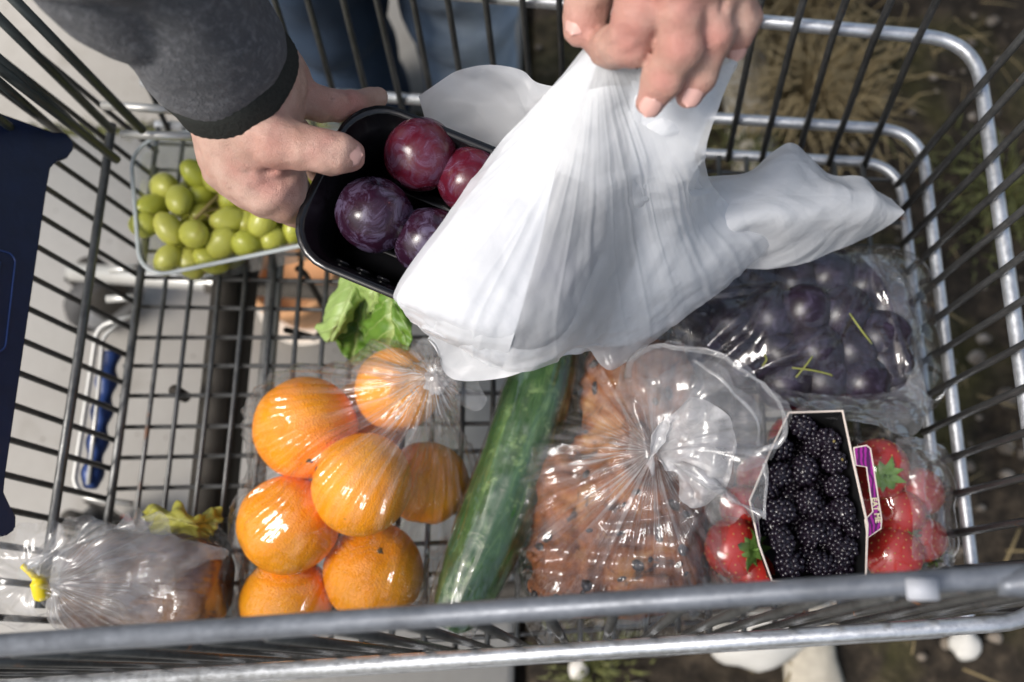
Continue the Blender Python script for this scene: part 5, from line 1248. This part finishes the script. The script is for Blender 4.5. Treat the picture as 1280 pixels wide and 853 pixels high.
H1C = [((-0.1423, 0.2523, 0.3180), (-0.1403, 0.2416, 0.3160), .0008), ((-0.1394, 0.2533, 0.3160), (-0.1379, 0.2426, 0.3140), .0007), ((-0.1642, 0.2582, 0.3240), (-0.1609, 0.2423, 0.3220), .0009), ((-0.1374, 0.3044, 0.2760), (-0.1360, 0.2934, 0.2750), .0007), ((-0.1823, 0.2356, 0.2970), (-0.1704, 0.2454, 0.2920), .0010), ((-0.1852, 0.2361, 0.3020), (-0.1706, 0.2512, 0.2960), .0022), ((-0.1754, 0.2349, 0.2960), (-0.1627, 0.2522, 0.2860), .0022), ((-0.1915, 0.2405, 0.3030), (-0.1823, 0.2466, 0.3000), .0013), ((-0.1546, 0.2784, 0.2960), (-0.1629, 0.2987, 0.2980), .0020), ((-0.1591, 0.2541, 0.2800), (-0.1601, 0.2349, 0.2680), .0020), ((-0.1818, 0.2730, 0.3320), (-0.1734, 0.2478, 0.3220), .0010), ((-0.1476, 0.3000, 0.2830), (-0.1458, 0.2876, 0.2830), .0009)]
V1, Q1 = surface_nets(hand_sdf(H1P, H1F, H1C, .012, .007), (-.30, .20, .200), (-.095, .42, .44), .0018, 1)
WR2 = A(*(0.0401, 0.3274, 0.4300)); E2 = A(.13, .50, .58)
H2P = [(E2 * .4 + WR2 * .6, WR2, .030, .0255), (WR2, (0.0282, 0.2949, 0.3940), .0245, .0165), (WR2, (0.0408, 0.2921, 0.3980), .0245, .0165), (WR2, (0.0543, 0.2944, 0.3920), .0235, .0155), (WR2, (0.0634, 0.2955, 0.3820), .021, .0135), ((0.0282, 0.2949, 0.3940), (0.0408, 0.2921, 0.3980), .0150, .0150), ((0.0408, 0.2921, 0.3980), (0.0543, 0.2944, 0.3920), .0150, .0145)]
H2F = [[((0.0261, 0.2922, 0.3920), .0135), ((0.0228, 0.2761, 0.3850), .0112), ((0.0191, 0.2714, 0.3720), .0116), ((0.0105, 0.2775, 0.3580), .0092), ((0.0052, 0.2857, 0.3500), .0075)],
       [((0.0408, 0.2899, 0.3970), .0130), ((0.0409, 0.2733, 0.3880), .0100), ((0.0414, 0.2640, 0.3780), .0106), ((0.0348, 0.2554, 0.3640), .0090), ((0.0296, 0.2499, 0.3540), .0070)],
       [((0.0543, 0.2926, 0.3910), .0122), ((0.0564, 0.2804, 0.3830), .0093), ((0.0582, 0.2720, 0.3740), .0098), ((0.0526, 0.2613, 0.3590), .0080), ((0.0481, 0.2544, 0.3520), .0064)],
       [((0.0635, 0.2945, 0.3810), .0112), ((0.0692, 0.2871, 0.3740), .0084), ((0.0720, 0.2844, 0.3690), .0086), ((0.0704, 0.2788, 0.3620), .0072), ((0.0698, 0.2760, 0.3570), .0058)],
       [((0.0281, 0.3202, 0.3950), .0170), ((0.0108, 0.3148, 0.3720), .0135), ((0.0006, 0.3033, 0.3630), .0112), ((-0.0018, 0.2949, 0.3570), .0098), ((-0.0034, 0.2907, 0.3540), .0080)]]
H2C = [((0.0324, 0.2497, 0.3760), (0.0405, 0.2479, 0.3730), .0007), ((0.0355, 0.2513, 0.3940), (0.0453, 0.2525, 0.3940), .0008), ((0.0482, 0.2558, 0.3720), (0.0558, 0.2549, 0.3690), .0007), ((0.0512, 0.2628, 0.3880), (0.0610, 0.2640, 0.3870), .0008), ((0.0120, 0.2632, 0.3860), (0.0234, 0.2613, 0.3870), .0008), ((0.0128, 0.2604, 0.3800), (0.0209, 0.2597, 0.3780), .0008), ((0.0649, 0.2753, 0.3800), (0.0733, 0.2762, 0.3770), .0006), ((0.0450, 0.2633, 0.4020), (0.0471, 0.2792, 0.4080), .0016), ((0.0306, 0.2632, 0.4000), (0.0330, 0.2798, 0.4080), .0018), ((0.0613, 0.2745, 0.3880), (0.0593, 0.2863, 0.3950), .0014), ((0.0353, 0.2501, 0.3920), (0.0446, 0.2508, 0.3930), .0010), ((0.0357, 0.2490, 0.3900), (0.0441, 0.2492, 0.3910), .0009), ((0.0519, 0.2602, 0.3870), (0.0602, 0.2613, 0.3860), .0009), ((0.0134, 0.2598, 0.3860), (0.0228, 0.2591, 0.3840), .0009), ((0.0291, 0.2444, 0.3740), (0.0376, 0.2442, 0.3710), .0008)]
V2, Q2 = surface_nets(hand_sdf(H2P, H2F, H2C, .010, .008, .0014), (-.03, .21, .325), (.125, .44, .52), .0017, 1)
# head, neck and the rest of the body under the clothes
HD = A(-.18, .50, 1.0)
def sdf_body(p):
    d = smin(ell(p, HD, (.075, .095, .112)), ell(p, HD + A(0, -.03, -.05), (.058, .07, .07)), .03)
    d = smin(d, cone(p, HD + A(0, -.088, .0), HD + A(0, -.108, -.028), .008, .013), .012)
    for s in (-1, 1): d = smin(d, ell(p, HD + A(.078 * s, .01, -.01), (.010, .022, .032)), .008); d = smax(d, -ell(p, HD + A(.03 * s, -.098, .012), (.016, .012, .009)), .01)
    d = smin(d, cone(p, HD + A(-.022, -.088, -.058), HD + A(.022, -.088, -.058), .007, .007), .006)
    d = smin(d, cone(p, HD + A(0, .02, -.08), A(-.18, .60, .82), .052, .058), .03)
    d = smin(d, cone(p, A(-.18, .64, .72), A(-.19, .76, .46), .11, .115), .06)
    for sh, el, wr in ((A(-.36, .585, .76), E1, WR1), (A(.01, .60, .80), E2, WR2)):
        d = smin(d, cone(p, sh, el, .045, .034), .04); d = smin(d, cone(p, el, wr, .032, .022), .02)
    for lx, kx in ((-.27, -.285), (-.105, -.138)):
        d = smin(d, cone(p, A(lx, .75, .42), A(kx, .66, .03), .075, .050), .03); d = smin(d, cone(p, A(kx, .66, .03), A(kx - .01, .69, -.37), .047, .032), .02)
    return d
V3, Q3 = surface_nets(sdf_body, (-.52, .26, -.42), (.24, .93, 1.14), .0095, 1)
Vb = np.concatenate([V1, V2, V3]); Qb = np.concatenate([Q1, Q2 + len(V1), Q3 + len(V1) + len(V2)])
bm_ = new_mesh('person', Vb, Qb, M['skin'])
hot = [((-0.1681, 0.2574, 0.3100), .013), ((-0.1451, 0.2555, 0.3050), .012), ((-0.1315, 0.2560, 0.2960), .012), ((-0.1588, 0.2335, 0.2900), .016), ((-0.1697, 0.2400, 0.3000), .015), ((-0.1386, 0.3021, 0.2700), .012), ((0.0186, 0.2631, 0.3820), .013), ((0.0404, 0.2566, 0.3880), .012), ((0.0570, 0.2658, 0.3820), .011), ((0.0291, 0.2451, 0.3600), .011), ((0.0476, 0.2512, 0.3560), .010), ((0.0697, 0.2740, 0.3600), .010),
       ((-0.0034, 0.2875, 0.3600), .013), ((0.0341, 0.2504, 0.3720), .008), ((0.0272, 0.2782, 0.4050), .015), ((0.0442, 0.2752, 0.4080), .015)]
fl_ = np.zeros(len(Vb))
for c, r in hot: fl_ = np.maximum(fl_, np.exp(-(np.linalg.norm(Vb - A(*c), axis=1) / r) ** 2) * .62)
bm_.attributes.new('flush', 'FLOAT', 'POINT').data.foreach_set('value', fl_.astype(np.float32))
pe = tag(obj('person', bm_), 'person in grey fleece and jeans holding the plum tray and pulling the bag', 'person')

def nail(c, fwd, nrm, w_, l_):
    fwd = Vector(fwd).normalized(); nrm = Vector(nrm); nrm = (nrm - fwd * nrm.dot(fwd)).normalized(); sx = fwd.cross(nrm)
    n = 9; V = []
    for i in range(n):
        for j in range(n):
            u = j / (n - 1) * 2 - 1; v_ = i / (n - 1) * 2 - 1; sq = math.sqrt(max(0, 1 - (abs(v_) ** 3.2))) if v_ > 0 else math.sqrt(max(0, 1 - abs(v_) ** 2.6)) * .96 + .04
            x = u * sq; V.append(Vector(c) + sx * x * w_ + fwd * v_ * l_ - nrm * (x * x * w_ * .42 + .12 * l_ * max(0, v_) ** 2) + nrm * .0004)
    me = new_mesh('nail', [tuple(q) for q in V], grid_faces(n, n), M['nail']); o = obj('nail', me, pe)
    md = o.modifiers.new('thickness', 'SOLIDIFY'); md.thickness = .0006
def toward(a, b): return tuple(A(*b) - A(*a))
EYE = A(0, 0, .78)
def tipnail(tip, prev, r, w_, l_, tw=(0, 0, 0), back=.25):
    tip = A(*tip); prev = A(*prev); vd = EYE - tip; vd = vd / np.linalg.norm(vd); fw = tip - prev; fw /= np.linalg.norm(fw); nr = vd + A(*tw); nr = nr - fw * (nr @ fw); nr /= np.linalg.norm(nr)
    nail(tip - fw * r * back + nr * (r + .0011), fw, nr, w_, l_)
tipnail((-0.1313, 0.2561, 0.2950), (-0.1373, 0.2545, 0.3010), .0096, .0070, .0070, (-.05, .12, .05), .5)
tipnail((-0.0034, 0.2907, 0.3540), (-0.0018, 0.2949, 0.3570), .0086, .0062, .0078, (-.45, .1, 0), .5)
tipnail((0.0296, 0.2499, 0.3540), (0.0348, 0.2554, 0.3640), .0072, .0055, .0056, (.1, -.25, 0), .15)
tipnail((0.0481, 0.2544, 0.3520), (0.0526, 0.2613, 0.3590), .0066, .0052, .0062, (.3, -.1, 0), .25)
tipnail((0.0698, 0.2760, 0.3570), (0.0704, 0.2788, 0.3620), .0060, .0046, .0058, (.4, -.05, 0), .35)

# clothes
def sdf_sleeve(p, el, wr, sh, t0, r0, r1):
    s = wr + (el - wr) * t0; d = cone(p, s, el, r0, r1); d = smin(d, cone(p, el, sh, r1, r1 * 1.25), .02)
    ax_ = (el - wr) / np.linalg.norm(el - wr); h = (p - wr) @ ax_
    wv = np.sin(h * 95 + 3.0 * vnoise(p * 17, 3)) * .5 + vnoise(p * 30, 6)
    wv2 = np.abs(vnoise(p * A(22, 22, 22), 9)) ** .6 * 1.5
    return d - .0060 * wv * np.clip((h - .03) / .06, .15, 1) - .007 * wv2 - .001 * vnoise(p * 95, 1)
SH1 = A(-.36, .585, .76); SH2 = A(.01, .60, .80)
Va, Qa = surface_nets(lambda p: sdf_sleeve(p, E1, WR1, SH1, .21, .0352, .047), (-.44, .22, .275), (-.12, .50, .62), .0030, 2)
Vc, Qc = surface_nets(lambda p: sdf_sleeve(p, E2, WR2, SH2, .42, .035, .046), (-.02, .28, .40), (.22, .60, .66), .0050, 2)
def sdf_torso(p):
    d = cone(p, A(-.18, .63, .76), A(-.19, .765, .47), .125, .135); d = smin(d, cone(p, A(-.33, .60, .77), A(-.02, .61, .80), .07, .07), .07)
    for sh, el in ((SH1, E1), (SH2, E2)): d = smin(d, cone(p, sh, el * .8 + sh * .2, .062, .056), .05)
    d = smax(d, -cone(p, A(-.18, .56, .86), A(-.18, .53, 1.0), .064, .07), .02); return d - .006 * vnoise(p * 14, 5)
Vd, Qd = surface_nets(sdf_torso, (-.55, .40, .30), (.20, .95, .95), .011, 2)
jk = obj('jacket', new_mesh('jacket', np.concatenate([Va, Vc, Vd]), np.concatenate([Qa, Qc + len(Va), Qd + len(Va) + len(Vc)]), M['fleece']), pe)
def cuff(wr, el, t0, t1, r):
    n = 96; ax_ = (el - wr); L_ = np.linalg.norm(ax_); ax_ = ax_ / L_; u = np.cross(ax_, A(0, 0, 1)); u /= np.linalg.norm(u); v_ = np.cross(ax_, u)
    V = []; prof = [(t0 + .004, r * .80), (t0, r * .90), (t0, r * .985), (t0 + .012, r * 1.02), (t0 + .5 * (t1 - t0), r * 1.0), (t1 - .01, r * 1.03), (t1, r * .95)]
    for t_, rr in prof:
        for j in range(n):
            a = j * 2 * math.pi / n; q = rr * (1 + .004 * (1 if j % 2 else -1)) * (1 + .03 * math.sin(a * 2 + 1) + .015 * math.sin(a * 5)) ; V.append(wr + ax_ * t_ * L_ + u * q * math.cos(a) + v_ * q * math.sin(a))
    F = np.array([(i * n + j, i * n + (j + 1) % n, (i + 1) * n + (j + 1) % n, (i + 1) * n + j) for i in range(len(prof) - 1) for j in range(n)])
    return np.array(V), F
joined('cuff', [cuff(WR1, E1, .03, .16, .0368)], M['cuff'], pe)
joined('cuff', [cuff(WR2, E2, .20, .32, .0345)], M['cuff'], pe)
def sdf_jeans(p):
    d = None
    for lx, kx in ((-.27, -.283), (-.105, -.136)):
        q = smin(cone(p, A(lx, .75, .42), A(kx, .665, .03), .092, .068), cone(p, A(kx, .665, .03), A(kx - .012, .69, -.375), .066, .058), .03); d = q if d is None else smin(d, q, .01)
    d = smin(d, rbox(p, A(-.188, .765, .43), A(.15, .11, .09), .08), .05)
    return d - .008 * vnoise(p * A(14, 14, 20), 3) - .003 * np.abs(vnoise(p * 45, 4))
V, Q = surface_nets(sdf_jeans, (-.42, .52, -.44), (.08, .93, .56), .0065, 2)
V[:, 2] = np.maximum(V[:, 2], GZ + .03)
obj('jeans', new_mesh('jeans', V, Q, M['denim']), pe)
for x in (-.296, -.150):
    def sdf_shoe(p, x=x):
        d = smin(ell(p, A(x, .60, GZ + .045), (.044, .10, .042)), ell(p, A(x, .68, GZ + .06), (.040, .065, .055)), .03)
        return smax(d, (GZ + .004) - p[..., 2], .006)
    V, Q = surface_nets(sdf_shoe, (x - .07, .47, GZ - .01), (x + .07, .77, GZ + .14), .006, 2); obj('shoe', new_mesh('shoe', V, Q, M['shoe']), pe)
V, Q = surface_nets(lambda p: smax(ell(p, HD + A(0, .012, .012), (.084, .104, .118)) - .004 * vnoise(p * 60, 2), -ell(p, HD + A(0, -.085, -.045), (.075, .085, .095)), .015), HD - .14, HD + .15, .006, 2)
obj('hair', new_mesh('hair', V, Q, M['hair']), pe)
V, F = ico(.0125, 3)
for s in (-1, 1): obj('eye', new_mesh('eye', V + HD + A(.03 * s, -.078, .012), F, M['eye']), pe)
